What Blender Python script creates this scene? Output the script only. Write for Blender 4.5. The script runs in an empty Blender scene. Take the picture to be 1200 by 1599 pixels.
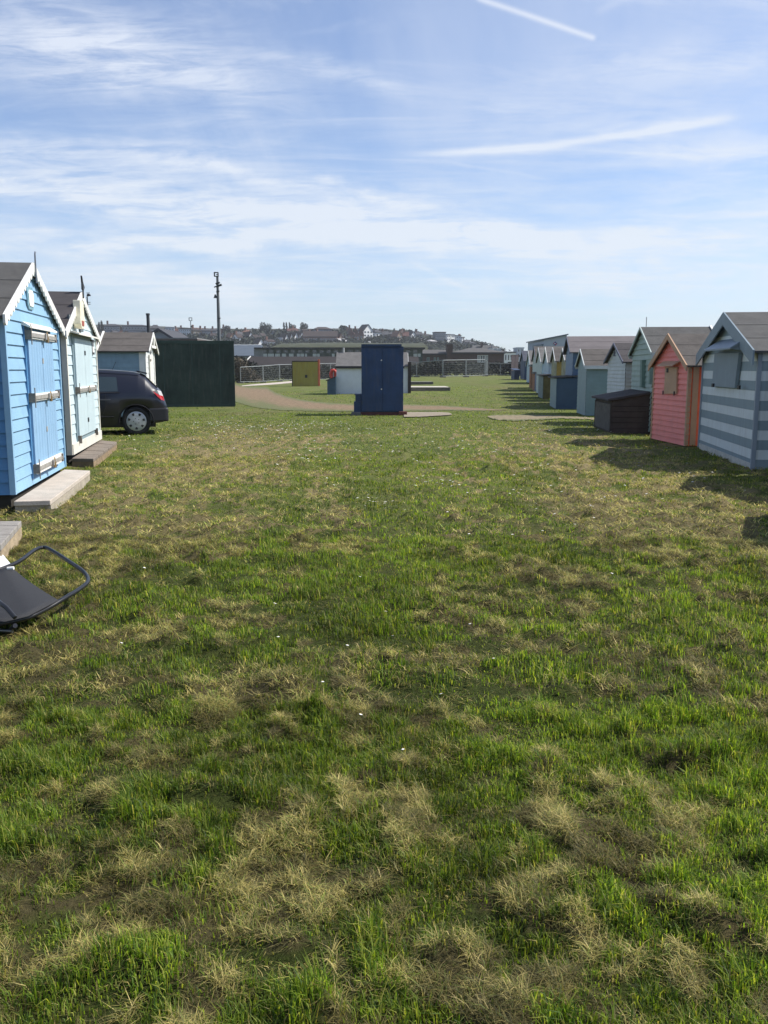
import bpy, bmesh, math, random
import numpy as np
from mathutils import Vector, Matrix
R=math.radians
C=bpy.context.scene.collection
sc=bpy.context.scene
# ------------------------------------------------------------------ camera
F=1382.0; HZ=577.0; H=1.45
PITCH=math.atan((799.5-HZ)/F)
cd=bpy.data.cameras.new('camera'); cam=bpy.data.objects.new('camera',cd); C.objects.link(cam)
cam.location=(0,0,H); cam.rotation_euler=(math.pi/2-PITCH,0,0)
cd.sensor_fit='VERTICAL'; cd.sensor_height=36; cd.lens=36*F/1599; cd.clip_start=.05; cd.clip_end=6000
sc.camera=cam
# ------------------------------------------------------------------ light
SUN_EL=R(46); SUN_AZ=R(80)       # azimuth clockwise from +Y (view direction)
sd=bpy.data.lights.new('sun','SUN'); sd.energy=4.5; sd.angle=R(.53); sd.color=(1,.955,.88)
so=bpy.data.objects.new('sun',sd); C.objects.link(so)
sv=Vector((math.sin(SUN_AZ)*math.cos(SUN_EL),math.cos(SUN_AZ)*math.cos(SUN_EL),math.sin(SUN_EL)))
so.rotation_euler=sv.to_track_quat('Z','Y').to_euler(); so.location=(20,5,20)
sc.view_settings.view_transform='Standard'; sc.view_settings.look='None'
sc.view_settings.exposure=0.6; sc.view_settings.gamma=1
# ------------------------------------------------------------------ photo ray helpers (only used to read real positions off the photo)
def ray(u,v):
    a=(u-600)/F; b=(799.5-v)/F; c,s=math.cos(PITCH),math.sin(PITCH)
    return (a,c+b*s,-s+b*c)
def ss(a,b,t):
    t=min(1,max(0,(t-a)/(b-a))); return t*t*(3-2*t)
# ------------------------------------------------------------------ world: daylight sky with cirrus
w=bpy.data.worlds.new('World'); sc.world=w; w.use_nodes=True
nt=w.node_tree; nt.nodes.clear()
def N(t,typ,**k):
    n=t.nodes.new(typ)
    for a,b in k.items(): setattr(n,a,b)
    return n
def M(t,op,a,b=None,c=None,clamp=False):
    n=N(t,'ShaderNodeMath',operation=op,use_clamp=clamp)
    for i,x in enumerate((a,b,c)):
        if x is None: continue
        if isinstance(x,(int,float)): n.inputs[i].default_value=x
        else: t.links.new(x,n.inputs[i])
    return n.outputs[0]
def build_world():
    t=nt; L=t.links.new
    sky=N(t,'ShaderNodeTexSky',sky_type='NISHITA'); sky.sun_disc=False
    sky.sun_elevation=SUN_EL; sky.sun_rotation=SUN_AZ; sky.air_density=1.0; sky.dust_density=.6; sky.ozone_density=2.5
    hs=N(t,'ShaderNodeHueSaturation'); hs.inputs['Saturation'].default_value=.86; hs.inputs['Value'].default_value=1
    ti=N(t,'ShaderNodeMixRGB',blend_type='MULTIPLY'); ti.inputs[0].default_value=1; ti.inputs[2].default_value=(.66,.79,.98,1); L(sky.outputs[0],ti.inputs[1]); L(ti.outputs[0],hs.inputs['Color'])
    tc=N(t,'ShaderNodeTexCoord'); sp=N(t,'ShaderNodeSeparateXYZ'); L(tc.outputs['Generated'],sp.inputs[0])
    x,y,z=sp.outputs
    yy=M(t,'MAXIMUM',y,.08); u=M(t,'DIVIDE',x,yy); v=M(t,'DIVIDE',z,yy)
    zz=M(t,'ADD',M(t,'MAXIMUM',z,0),.10)
    px=M(t,'DIVIDE',x,zz); py=M(t,'DIVIDE',y,zz)
    cb=N(t,'ShaderNodeCombineXYZ'); L(px,cb.inputs[0]); L(py,cb.inputs[1])
    def noise(vec,scale,detail,rough=.6,dist=0,rot=0,st=(1,1,1),loc=(0,0,0)):
        mp=N(t,'ShaderNodeMapping'); mp.inputs['Scale'].default_value=st; mp.inputs['Rotation'].default_value=(0,0,rot); mp.inputs['Location'].default_value=loc
        L(vec,mp.inputs[0]); n=N(t,'ShaderNodeTexNoise'); n.inputs['Scale'].default_value=scale; n.inputs['Detail'].default_value=detail
        n.inputs['Roughness'].default_value=rough; n.inputs['Distortion'].default_value=dist; L(mp.outputs[0],n.inputs['Vector']); return n.outputs['Fac']
    def mr(val,a,b,c=0,d=1):
        n=N(t,'ShaderNodeMapRange',interpolation_type='SMOOTHSTEP'); L(val,n.inputs[0])
        for i,q in enumerate((a,b,c,d)): n.inputs[i+1].default_value=q
        return n.outputs[0]
    wisp=noise(cb.outputs[0],.55,7,.62,.8,R(14),(1,.55,1),(3.1,7.7,0))      # wide veils
    fine=noise(cb.outputs[0],1.5,9,.66,1.3,R(-22),(.5,1.7,1),(1,2,0))        # fibres
    uv=N(t,'ShaderNodeCombineXYZ'); L(u,uv.inputs[0]); L(v,uv.inputs[1])
    wob=M(t,'MULTIPLY',M(t,'SUBTRACT',noise(uv.outputs[0],5,5,.55),.5),.10)   # warps the cloud banks
    wob2=M(t,'MULTIPLY',M(t,'SUBTRACT',noise(uv.outputs[0],9,6,.6,0,0,(1,1,1),(5,3,0)),.5),.010)
    fib=noise(uv.outputs[0],9,10,.70,.5,R(7),(1,6.5,1),(2,9,0))
    vw=M(t,'ADD',v,wob); 
    def uvp(a,b): d=ray(a,b); return d[0]/d[1],d[2]/d[1]
    def bank(cx,cy,rx,ry,rot,amp,kw=None):
        a,b=uvp(cx,cy); rx/=F; ry/=F; c,s=math.cos(rot),math.sin(rot)
        du=M(t,'SUBTRACT',u,a); dv=M(t,'SUBTRACT',vw,b)
        p=M(t,'DIVIDE',M(t,'ADD',M(t,'MULTIPLY',du,c),M(t,'MULTIPLY',dv,s)),rx)
        q=M(t,'DIVIDE',M(t,'SUBTRACT',M(t,'MULTIPLY',dv,c),M(t,'MULTIPLY',du,s)),ry)
        r=M(t,'ADD',M(t,'MULTIPLY',p,p),M(t,'MULTIPLY',q,q))
        return M(t,'MULTIPLY',M(t,'POWER',2.718,M(t,'MULTIPLY',r,-1)),amp)
    def streak(x0,y0,x1,y1,wpx,amp,bow=0,soft=None):
        a=uvp(x0,y0); b=uvp(x1,y1); ln=math.hypot(b[0]-a[0],b[1]-a[1]); ex,ey=(b[0]-a[0])/ln,(b[1]-a[1])/ln
        du=M(t,'SUBTRACT',u,a[0]); dv=M(t,'SUBTRACT',M(t,'ADD',v,wob2 if soft else M(t,'MULTIPLY',wob2,.25)),a[1])
        s=M(t,'DIVIDE',M(t,'ADD',M(t,'MULTIPLY',du,ex),M(t,'MULTIPLY',dv,ey)),ln)
        q=M(t,'SUBTRACT',M(t,'MULTIPLY',dv,ex),M(t,'MULTIPLY',du,ey))
        if bow: q=M(t,'ADD',q,M(t,'MULTIPLY',M(t,'MULTIPLY',s,M(t,'SUBTRACT',1,s)),bow))
        q=M(t,'DIVIDE',q,wpx/F)
        g=M(t,'POWER',2.718,M(t,'MULTIPLY',M(t,'MULTIPLY',q,q),-1))
        win=M(t,'MULTIPLY',mr(s,-.02,.25 if soft else .05),mr(s,.8 if soft else .97,1.02,1,0))
        return M(t,'MULTIPLY',M(t,'MULTIPLY',g,win),amp)
    parts=[bank(360,325,520,27,R(-5),.85),bank(600,372,430,15,R(-1),.7),bank(150,372,260,16,R(2),.35),bank(480,290,260,9,R(-9),.35),bank(140,75,210,60,R(-12),.5),bank(60,240,330,26,R(-3),.42),
           bank(300,140,160,30,R(-8),.25),bank(520,112,130,16,R(-7),.3),bank(1120,90,300,34,R(10),.26),bank(1000,200,300,60,R(5),.16),
           bank(1150,240,150,22,R(3),.38),bank(900,440,260,26,R(2),.42),bank(250,420,520,30,R(0),.3),bank(1150,330,260,40,R(3),.34),bank(700,300,160,18,R(2),.3)]
    tot=parts[0]
    for p in parts[1:]: tot=M(t,'ADD',tot,p)
    veil=M(t,'ADD',.0,M(t,'ADD',M(t,'MULTIPLY',mr(wisp,.38,.70),.42),M(t,'MULTIPLY',mr(fine,.42,.78),.42)))
    mod=M(t,'ADD',.32,M(t,'MULTIPLY',mr(fib,.32,.66),1.3))
    tot=M(t,'ADD',M(t,'MULTIPLY',tot,mod),veil)
    for s_ in [streak(742,-4,930,60,4.2,.55),streak(620,242,1165,180,6,.62,.028,True),streak(1000,204,1160,178,10,.3,0,True),
               streak(630,402,745,458,4,.22,0,True),streak(690,252,860,280,2.5,.14,0,True),streak(760,398,880,402,2.2,.2,0,True),streak(925,22,1000,-12,6,.14,0,True)]:
        tot=M(t,'ADD',tot,s_)
    # thin milky haze towards the horizon
    low=M(t,'MULTIPLY',mr(z,.0,.15,1,0),.36)
    tot=M(t,'ADD',tot,low); tot=M(t,'MINIMUM',tot,.93)
    cc=N(t,'ShaderNodeMixRGB'); cc.inputs[1].default_value=(4.9,5.3,5.8,1); cc.inputs[2].default_value=(4.7,5.1,5.9,1)
    L(mr(z,.05,.35,0,1),cc.inputs[0])
    mx=N(t,'ShaderNodeMixRGB'); L(tot,mx.inputs[0]); L(hs.outputs[0],mx.inputs[1]); L(cc.outputs[0],mx.inputs[2])
    bg=N(t,'ShaderNodeBackground'); bg.inputs['Strength'].default_value=.11; L(mx.outputs[0],bg.inputs[0])
    o=N(t,'ShaderNodeOutputWorld'); L(bg.outputs[0],o.inputs[0])
build_world()
# ------------------------------------------------------------------ numpy noise
rng=np.random.default_rng(7); random.seed(11)
_lat=rng.random((256,256))
def vnoise(x,y):
    xi=np.floor(x).astype(int); yi=np.floor(y).astype(int); fx=x-xi; fy=y-yi
    fx=fx*fx*(3-2*fx); fy=fy*fy*(3-2*fy)
    a=_lat[xi%256,yi%256]; b=_lat[(xi+1)%256,yi%256]; c=_lat[xi%256,(yi+1)%256]; d=_lat[(xi+1)%256,(yi+1)%256]
    return (a*(1-fx)+b*fx)*(1-fy)+(c*(1-fx)+d*fx)*fy
def fbm(x,y,o=4,g=.5):
    s=0;a=1;n=0
    for i in range(o):
        s=s+a*vnoise(x*2**i+17.3*i,y*2**i+5.1*i); n+=a; a*=g
    return s/n
def nss(a,b,t):
    t=np.clip((t-a)/(b-a),0,1); return t*t*(3-2*t)
def gzn(x,y): return .57*nss(42,78,y)*nss(-7,4,x)
def gz(x,y): return .57*ss(42,78,y)*ss(-7,4,x)
def hill(x,y):
    q=x/max(y,1)
    pts=[(-.42,62),(-.31,66),(-.2,61),(-.12,60),(-.04,60),(.02,57),(.06,50),(.10,40),(.14,26),(.17,12),(.20,2),(.3,0)]
    k=pts[0][1] if q<pts[0][0] else 0
    for (a,b),(c,d) in zip(pts,pts[1:]):
        if a<=q<c: k=b+(d-b)*(q-a)/(c-a)
    top=1.45+k/F*660
    return -1.2+(top+1.2)*(ss(330,660,y)**.85)
def G(u,v,dz=0,surf=gz,y0=1.0,y1=900):
    d=ray(u,v); Y=y0
    while Y<y1:
        t=Y/d[1]; z=H+d[2]*t
        if z<=surf(d[0]*t,Y)+dz: return Vector((d[0]*t,Y,z))
        Y*=1.0015
    return Vector((d[0]*y1/d[1],y1,surf(d[0]*y1/d[1],y1)))
def P(u,v,Y):
    d=ray(u,v); t=Y/d[1]; return Vector((d[0]*t,Y,H+d[2]*t))
# ------------------------------------------------------------------ materials
MC={}
def mat(name,col,rough=.75,var=.15,scale=6,bump=0,bscale=40,metal=0,col2=None,grain=None,spec=.4,coat=0,streak=0):
    """plain painted / felt / stone surface; noise in world position so repeats differ"""
    if name in MC: return MC[name]
    m=bpy.data.materials.new(name); MC[name]=m; m.use_nodes=True; t=m.node_tree; L=t.links.new
    b=t.nodes['Principled BSDF']; b.inputs['Roughness'].default_value=rough; b.inputs['Metallic'].default_value=metal
    b.inputs['Specular IOR Level'].default_value=spec
    if coat: b.inputs['Coat Weight'].default_value=coat; b.inputs['Coat Roughness'].default_value=.06
    g=N(t,'ShaderNodeNewGeometry'); n=N(t,'ShaderNodeTexNoise'); n.inputs['Scale'].default_value=scale; n.inputs['Detail'].default_value=6; n.inputs['Roughness'].default_value=.62
    mp=N(t,'ShaderNodeMapping'); mp.inputs['Scale'].default_value=grain or (1,1,1); L(g.outputs['Position'],mp.inputs[0]); L(mp.outputs[0],n.inputs['Vector'])
    r=N(t,'ShaderNodeValToRGB'); r.color_ramp.elements[0].position=.3; r.color_ramp.elements[1].position=.72
    c2=col2 or tuple(min(1,c*(1+var)) for c in col); c1=tuple(c*(1-var) for c in col)
    r.color_ramp.elements[0].color=(*c1,1); r.color_ramp.elements[1].color=(*c2,1)
    L(n.outputs['Fac'],r.inputs[0]); out=r.outputs[0]
    if streak:
        n3=N(t,'ShaderNodeTexNoise'); n3.inputs['Scale'].default_value=1; n3.inputs['Detail'].default_value=5
        mp3=N(t,'ShaderNodeMapping'); mp3.inputs['Scale'].default_value=(14,14,1.3); L(g.outputs['Position'],mp3.inputs[0]); L(mp3.outputs[0],n3.inputs['Vector'])
        rr=N(t,'ShaderNodeMapRange'); rr.inputs[1].default_value=.5; rr.inputs[2].default_value=.8; rr.inputs[3].default_value=0; rr.inputs[4].default_value=streak; L(n3.outputs['Fac'],rr.inputs[0])
        mx=N(t,'ShaderNodeMixRGB',blend_type='MIX'); mx.inputs[2].default_value=(.12,.11,.085,1); L(rr.outputs[0],mx.inputs[0]); L(out,mx.inputs[1]); out=mx.outputs[0]
    L(out,b.inputs['Base Color'])
    if bump:
        n2=N(t,'ShaderNodeTexNoise'); n2.inputs['Scale'].default_value=bscale; n2.inputs['Detail'].default_value=4; L(mp.outputs[0],n2.inputs['Vector'])
        bp=N(t,'ShaderNodeBump'); bp.inputs['Strength'].default_value=bump; bp.inputs['Distance'].default_value=.02; L(n2.outputs['Fac'],bp.inputs['Height']); L(bp.outputs[0],b.inputs['Normal'])
    return m
def glass(name,col=(.02,.03,.035)):
    if name in MC: return MC[name]
    m=bpy.data.materials.new(name); MC[name]=m; m.use_nodes=True; b=m.node_tree.nodes['Principled BSDF']
    b.inputs['Base Color'].default_value=(*col,1); b.inputs['Roughness'].default_value=.06; b.inputs['Specular IOR Level'].default_value=.8
    return m
def stripes(name,ca,cb,band,z0):
    m=mat(name,ca,.6,.06,5,.1,streak=.25); t=m.node_tree; L=t.links.new; b=t.nodes['Principled BSDF']
    g=N(t,'ShaderNodeTexCoord'); sp=N(t,'ShaderNodeSeparateXYZ'); L(g.outputs['Object'],sp.inputs[0])
    f=M(t,'FRACT',M(t,'DIVIDE',M(t,'SUBTRACT',sp.outputs[2],z0-20*band),2*band)); k=M(t,'GREATER_THAN',f,.5)
    src=b.inputs['Base Color'].links[0].from_socket
    mx=N(t,'ShaderNodeMixRGB'); L(k,mx.inputs[0]); L(src,mx.inputs[1])
    mul=N(t,'ShaderNodeMixRGB',blend_type='MULTIPLY'); mul.inputs[0].default_value=1; L(src,mul.inputs[1]); mul.inputs[2].default_value=(*[q/p for p,q in zip(ca,cb)],1)
    L(mul.outputs[0],mx.inputs[2]); L(mx.outputs[0],b.inputs['Base Color']); return m
# ------------------------------------------------------------------ mesh builder
class MB:
    def __init__(s): s.v=[];s.f=[];s.m=[];s.sm=[]
    def add(s,vs,fs,mi=0,smooth=False):
        o=len(s.v); s.v+=[tuple(p) for p in vs]; s.f+=[tuple(i+o for i in f) for f in fs]; s.m+=[mi]*len(fs); s.sm+=[smooth]*len(fs)
    def box(s,x0,x1,y0,y1,z0,z1,mi=0):
        s.add([(x0,y0,z0),(x1,y0,z0),(x1,y1,z0),(x0,y1,z0),(x0,y0,z1),(x1,y0,z1),(x1,y1,z1),(x0,y1,z1)],
              [(0,3,2,1),(4,5,6,7),(0,1,5,4),(1,2,6,5),(2,3,7,6),(3,0,4,7)],mi)
    def prism(s,poly,fn,a,b,mi=0):
        """poly 2-D ccw, fn(p,q,t)->xyz, extruded t from a to b"""
        n=len(poly); vs=[fn(p,q,a) for p,q in poly]+[fn(p,q,b) for p,q in poly]
        s.add(vs,[tuple(range(n))[::-1],tuple(range(n,2*n))]+[(i,(i+1)%n,n+(i+1)%n,n+i) for i in range(n)],mi)
    def tube(s,pts,r,n=8,mi=0,cap=True,smooth=True,closed=False):
        pts=[Vector(p) for p in pts]; k=len(pts); rs=r if isinstance(r,(list,tuple)) else [r]*k; rings=[]
        up=None
        for i in range(k):
            if closed: d=pts[(i+1)%k]-pts[i-1]
            else: d=pts[min(i+1,k-1)]-pts[max(i-1,0)]
            d=d.normalized()
            if up is None: up=d.cross(Vector((0,0,1)) if abs(d.z)<.9 else Vector((1,0,0))).normalized()
            up=(up-d*up.dot(d)).normalized(); w_=d.cross(up)
            rings.append([pts[i]+(up*math.cos(2*math.pi*j/n)+w_*math.sin(2*math.pi*j/n))*rs[i] for j in range(n)])
        vs=[p for q in rings for p in q]; fs=[]
        for i in range(k if closed else k-1):
            a=i*n; b=((i+1)%k)*n
            for j in range(n): fs.append((a+j,a+(j+1)%n,b+(j+1)%n,b+j))
        s.add(vs,fs,mi,smooth)
        if cap and not closed: s.add(rings[0],[tuple(range(n))[::-1]],mi); s.add(rings[-1],[tuple(range(n))],mi)
    def build(s,name,mats,parent=None,bevel=0):
        me=bpy.data.meshes.new(name); me.from_pydata(s.v,[],s.f)
        for m in (mats if isinstance(mats,(list,tuple)) else [mats]): me.materials.append(m)
        me.polygons.foreach_set('material_index',s.m); me.polygons.foreach_set('use_smooth',s.sm)
        bm=bmesh.new(); bm.from_mesh(me); bmesh.ops.recalc_face_normals(bm,faces=bm.faces); bm.to_mesh(me); bm.free()
        me.update(); o=bpy.data.objects.new(name,me); C.objects.link(o)
        if parent: o.parent=parent
        if bevel:
            b=o.modifiers.new('b','BEVEL'); b.width=bevel; b.segments=2; b.limit_method='ANGLE'
        return o
def tag(o,label=None,cat=None,group=None,kind=None):
    if label: o['label']=label
    if cat: o['category']=cat
    if group: o['group']=group
    if kind: o['kind']=kind
    return o
def empty(name,loc,rz=0,label=None,cat=None,group=None):
    o=bpy.data.objects.new(name,None); C.objects.link(o); o.location=loc; o.rotation_euler=(0,0,rz); o.empty_display_size=.3
    return tag(o,label,cat,group)
def bx(name,m,parent,*a,bevel=0):
    b=MB(); b.box(*a); return b.build(name,m,parent,bevel)
def copy_tree(o,parent=None):
    c=o.copy(); C.objects.link(c); c.parent=parent
    for ch in list(o.children): copy_tree(ch,c)
    return c
class Frame:
    """facade frame: A,B ground points, x along A->B, y into the building"""
    def __init__(s,A,B):
        s.A=Vector((A[0],A[1])); s.B=Vector((B[0],B[1])); e=s.B-s.A; s.W=e.length; s.e=e/s.W; s.n=Vector((-s.e.y,s.e.x))
        s.rz=math.atan2(s.e.y,s.e.x); s.mid=(s.A+s.B)/2
    def loc(s,u,v,off=0):
        """photo pixel -> local x (from facade centre), world z, on the facade plane moved off metres outwards"""
        d=ray(u,v); p=s.A-s.n*off; t=(p.x*s.n.x+p.y*s.n.y)/(d[0]*s.n.x+d[1]*s.n.y); q=Vector((d[0]*t,d[1]*t))
        return (q-s.mid).dot(s.e),H+d[2]*t
PAL=dict(felt=mat('roof_felt_grey',(.075,.073,.07),.9,.25,3,.5,160,streak=.25),
 felt_d=mat('roof_felt_dark',(.05,.044,.045),.9,.25,3,.5,160),
 felt_l=mat('roof_felt_light',(.13,.125,.12),.92,.22,3,.5,160,streak=.25),
 felt_b=mat('roof_felt_brown',(.085,.075,.068),.92,.25,3,.5,160,streak=.25),
 white=mat('white_gloss_paint',(.71,.70,.65),.5,.08,5,.1,60,streak=.35),
 metal=mat('galvanised_metal',(.36,.34,.31),.5,.3,18,.1,60,metal=.3),
 black=mat('black_metal',(.02,.02,.022),.5,.2,10),
 rust=mat('rusty_metal',(.13,.075,.045),.8,.4,30),
 concrete=mat('pale_concrete',(.44,.39,.33),.9,.16,5,.35,50,col2=(.52,.45,.38)),
 timber=mat('weathered_timber',(.19,.155,.125),.9,.35,5,.4,60,grain=(1,6,1)))
# ------------------------------------------------------------------ hut builder
def hut(label,fr,floor,eave,ridge,depth,wallm,roofm,bargem,sidem=None,trimm=None,board=.14,of=.12,os_=.08,bw=.11,scallop=False,group=None,cat='beach hut',name='beach_hut',battens=(),fasciam=None,plinth=None,z0=None,gap=.016,trimw=.05,rear=.06,ax=0):
    W=fr.W; g0=gz(*fr.mid) if z0 is None else z0
    o=empty(name,(fr.mid.x,fr.mid.y,g0),fr.rz,label,cat,group)
    floor-=g0; eave-=g0; ridge-=g0; h=W/2
    def hl(z): return -h if z<=eave else -h+(h+ax)*(z-eave)/(ridge-eave)
    def hr(z): return h if z<=eave else h-(h-ax)*(z-eave)/(ridge-eave)
    b=MB(); zs=[floor]; z=floor
    while z<ridge-.01:
        z=min(z+board,ridge); zs.append(z)
    for a,c in zip(zs,zs[1:]):
        segs=[(a,c)] if not(a<eave<c) else [(a,eave),(eave,c)]
        for i,(p,q) in enumerate(segs):
            op=gap*(1-(p-a)/board)+.002; oq=gap*(1-(q-a)/board)+.002
            for (yy,sg) in ((0,-1),(depth,1)):
                b.add([(hl(p),yy+sg*op,p),(hr(p),yy+sg*op,p),(hr(q),yy+sg*oq,q),(hl(q),yy+sg*oq,q)],[(0,1,2,3)])
                if i==0: b.add([(hl(p),yy,p),(hr(p),yy,p),(hr(p),yy+sg*op,p),(hl(p),yy+sg*op,p)],[(0,1,2,3)])
            if q<=eave+1e-6:
                for sg in (-1,1):
                    b.add([(sg*(h+op),0,p),(sg*(h+op),depth,p),(sg*(h+oq),depth,q),(sg*(h+oq),0,q)],[(0,1,2,3)],1)
                    if i==0: b.add([(sg*h,0,p),(sg*h,depth,p),(sg*(h+op),depth,p),(sg*(h+op),0,p)],[(0,1,2,3)],1)
    b.add([(-h,0,floor),(h,0,floor),(h,depth,floor),(-h,depth,floor)],[(0,1,2,3)],1)
    b.build('wall',[wallm,sidem or wallm],o)
    # roof
    r=MB(); t=.035; SL={q_:(ridge-eave)/(h-q_*ax) for q_ in (-1,1)}
    for sg in (-1,1):
        ex=h+os_; ez=eave-SL[sg]*os_
        prof=[(ax,ridge+.004),(sg*ex,ez+.004),(sg*ex,ez+t),(ax,ridge+t+.01)]
        r.prism(prof,lambda p,q,s:(p,s,q),-of,depth+rear)
    # felt laps
    rl=MB()
    for sg in (-1,1):
        ex=h-sg*ax+os_
        for k in (.36,.70):
            x0=ex*k; x1=x0+.012
            zt=lambda x:ridge+t+.01-(ridge+.01-(eave-SL[sg]*os_))*x/ex
            r.prism([(ax+sg*x0,zt(x0)+.0005),(ax+sg*x1,zt(x1)+.0005),(ax+sg*x1,zt(x1)+.006),(ax+sg*x0,zt(x0)+.007)],lambda p,q,s:(p,s,q),-of+.002,depth+rear-.002)
    r.build('roof',roofm,o)
    # bargeboards (front)
    for sg in (-1,1):
        hh=h-sg*ax+os_+.01; L=math.hypot(hh,SL[sg]*hh); ca,sa=hh/L,SL[sg]*hh/L
        bb=MB(); n=int(L/.12) if scallop else 1; top=.05
        pts=[]
        for i in range(n*4+1 if scallop else 2):
            s_=L*i/(n*4 if scallop else 1); d=bw
            if scallop: d=bw-.045*(1-abs(math.sin(math.pi*(i%4)/4)))
            pts.append((s_,d))
        for (s0,d0),(s1,d1) in zip(pts,pts[1:]):
            # perpendicular-down strip
            def q(s_,d): return (ax+sg*(s_*ca),ridge+top-s_*sa-d/ca)
            p0=q(s0,0);p1=q(s1,0);p2=q(s1,d1);p3=q(s0,d0)
            ya,yb=-of-.026,-of-.003
            vs=[(x,ya,z) for x,z in (p0,p1,p2,p3)]+[(x,yb,z) for x,z in (p0,p1,p2,p3)]
            bb.add(vs,[(0,1,2,3),(4,5,6,7),(0,1,5,4),(3,2,6,7)]+([(0,3,7,4)] if s0==0 else [])+([(1,2,6,5)] if s1>=L-1e-6 else []))
        bb.build('bargeboard',bargem,o)
    if fasciam:
        for sg in (-1,1):
            x=sg*(h+os_); bx('fascia',fasciam,o,min(x,x+sg*.02),max(x,x+sg*.02),-of+.001,depth+rear,eave-SL[sg]*os_-.07,eave-SL[sg]*os_+.034)
    if trimm:
        for sg in (-1,1):
            x0,x1=(h-trimw,h+.024) if sg>0 else (-h-.024,-h+trimw)
            tb=MB(); tb.box(x0,x1,-.028,0,floor,eave-.01); tb.box(h+.001 if sg>0 else -h-.024,h+.024 if sg>0 else -h-.001,0.0,trimw,floor,eave-.01); tb.build('corner_trim',trimm,o)
    for y0 in battens:
        for sg in (-1,1):
            bt=MB(); ex=h-sg*ax+os_+.01
            zt=lambda x:ridge+t+.012-(ridge+.01-(eave-SL[sg]*os_))*x/ex
            bt.prism([(ax,zt(0)),(ax+sg*ex,zt(ex)),(ax+sg*ex,zt(ex)+.03),(ax,zt(0)+.03)],lambda p,q,s:(p,s,q),y0,y0+.05); bt.build('roof_batten',PAL['white'],o)
    if plinth: bx('plinth',plinth,o,-h+.04,h-.04,.04,depth-.04,-.1,floor-.002)
    o['_h']=0; del o['_h']
    return o
def facepanel(o,fr,name,m,pts,off0,off1,bevel=0):
    """panel on the facade from photo corner pixels"""
    g0=o.location.z; L=[fr.loc(u,v,off1) for u,v in pts]
    b=MB(); b.prism([(x,z-g0) for x,z in L],lambda p,q,s:(p,-s,q),off0,off1); return b.build(name,m,o,bevel)
# ================================================================== GROUND
TRACK_U=[360,369,385,400,418,430,450,480,520,560,600,640,700,740,790]
TRACK_T=[597,600,603,604,605,613,620,626,630,632,633,632,634,637,640.5]
TRACK_B=[622,628,633,637,639,640,641.5,642,642.5,643,643,642,641.5,642,641.5]
def project(x,y,z):
    c,s=math.cos(PITCH),math.sin(PITCH); dy=y; dz=z-H
    dep=dy*c-dz*s; return 600+F*x/dep, 799.5-F*(dy*s+dz*c)/dep
PATCH=[(300,740,110,60,.75),(330,830,70,45,.5),(520,800,55,40,.75),(545,860,60,25,.6),(890,915,85,55,.85),(1000,740,150,45,.55),(1090,830,110,60,.45),
 (1150,1090,90,60,.7),(1020,1030,70,35,.55),(470,1100,60,30,.6),(190,1160,150,80,.6),(120,1330,190,90,.6),(330,1230,70,60,.5),(370,1100,40,80,.4),(300,1400,60,110,.45),(640,1470,40,60,.5),(520,1430,50,60,-.5),(60,1500,90,70,.6),
 (850,1180,70,50,.6),(680,1010,60,35,.4),(660,1330,130,60,.35),(930,1420,90,60,.6),(1000,1560,110,50,.6),(690,1100,60,40,.3),(170,980,110,50,.45),(60,1050,80,60,.5),(1180,1230,60,80,.5),
 (130,930,80,60,.4),(560,1560,60,40,.4),(420,690,120,18,.2),(930,800,100,40,.35),(820,1250,70,60,.45),(250,1060,90,40,.4),
 (640,730,90,60,-.5),(620,1000,80,90,-.2),(450,1540,70,70,-.6),(700,1480,90,70,-.35),(800,1080,90,80,-.4),(620,850,50,80,-.6),(420,880,60,60,-.2)]
_pw=[]
for u,v,ru,rv,a in PATCH:
    c0=G(u,v); c1=G(u+ru,v); c2=G(u,v-rv); c3=G(u,v+rv) if v+rv<1590 else G(u,1590)
    _pw.append((c0.x,c0.y,abs(c1.x-c0.x),max(.3,(c2.y-c3.y)/2),a))
def dryn(x,y):
    wx=x+.5*(fbm(x*1.7+9,y*1.7,3)-.5); wy=y+.7*(fbm(x*1.7,y*1.7+31,3)-.5)
    d=1.2*(fbm(x*1.8+3.3,y*.45+1.7,5,.6)-.5)-.03
    for cx,cy,rx,ry,a in _pw: d=d+(.62 if cy>3.6 else .34)*a*np.exp(-((wx-cx)/rx)**2-((wy-cy)/ry)**2)
    d=d+.26*np.exp(-((x-2.4-.07*y)/1.2)**2)*nss(5,8,y)+.30*np.exp(-((x+2.3+.04*y)/1.3)**2)*nss(5,8,y)-.16*np.exp(-((x-.1)/.8)**2)*nss(4,7,y)
    d=d+1.5*(fbm(x*3.1,y*2.6+8,3,.6)-.5)+2.6*(fbm(x*9.5+2,y*8.5+8,3,.65)-.5)
    d=d*(1-.75*nss(16,26,y))-.10*nss(18,26,y)
    return np.clip(nss(.0,.46,d),0,1)
_ra,_rb=G(662,690),G(862,850)
def rut(x,y):
    ex,ey=_rb.x-_ra.x,_rb.y-_ra.y; L2=ex*ex+ey*ey; t=np.clip(((x-_ra.x)*ex+(y-_ra.y)*ey)/L2,0,1); q=np.hypot(x-_ra.x-t*ex+.12*(fbm(y*1.3,x*1.3,2)-.5),y-_ra.y-t*ey)
    return np.exp(-(q/.09)**2)
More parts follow.
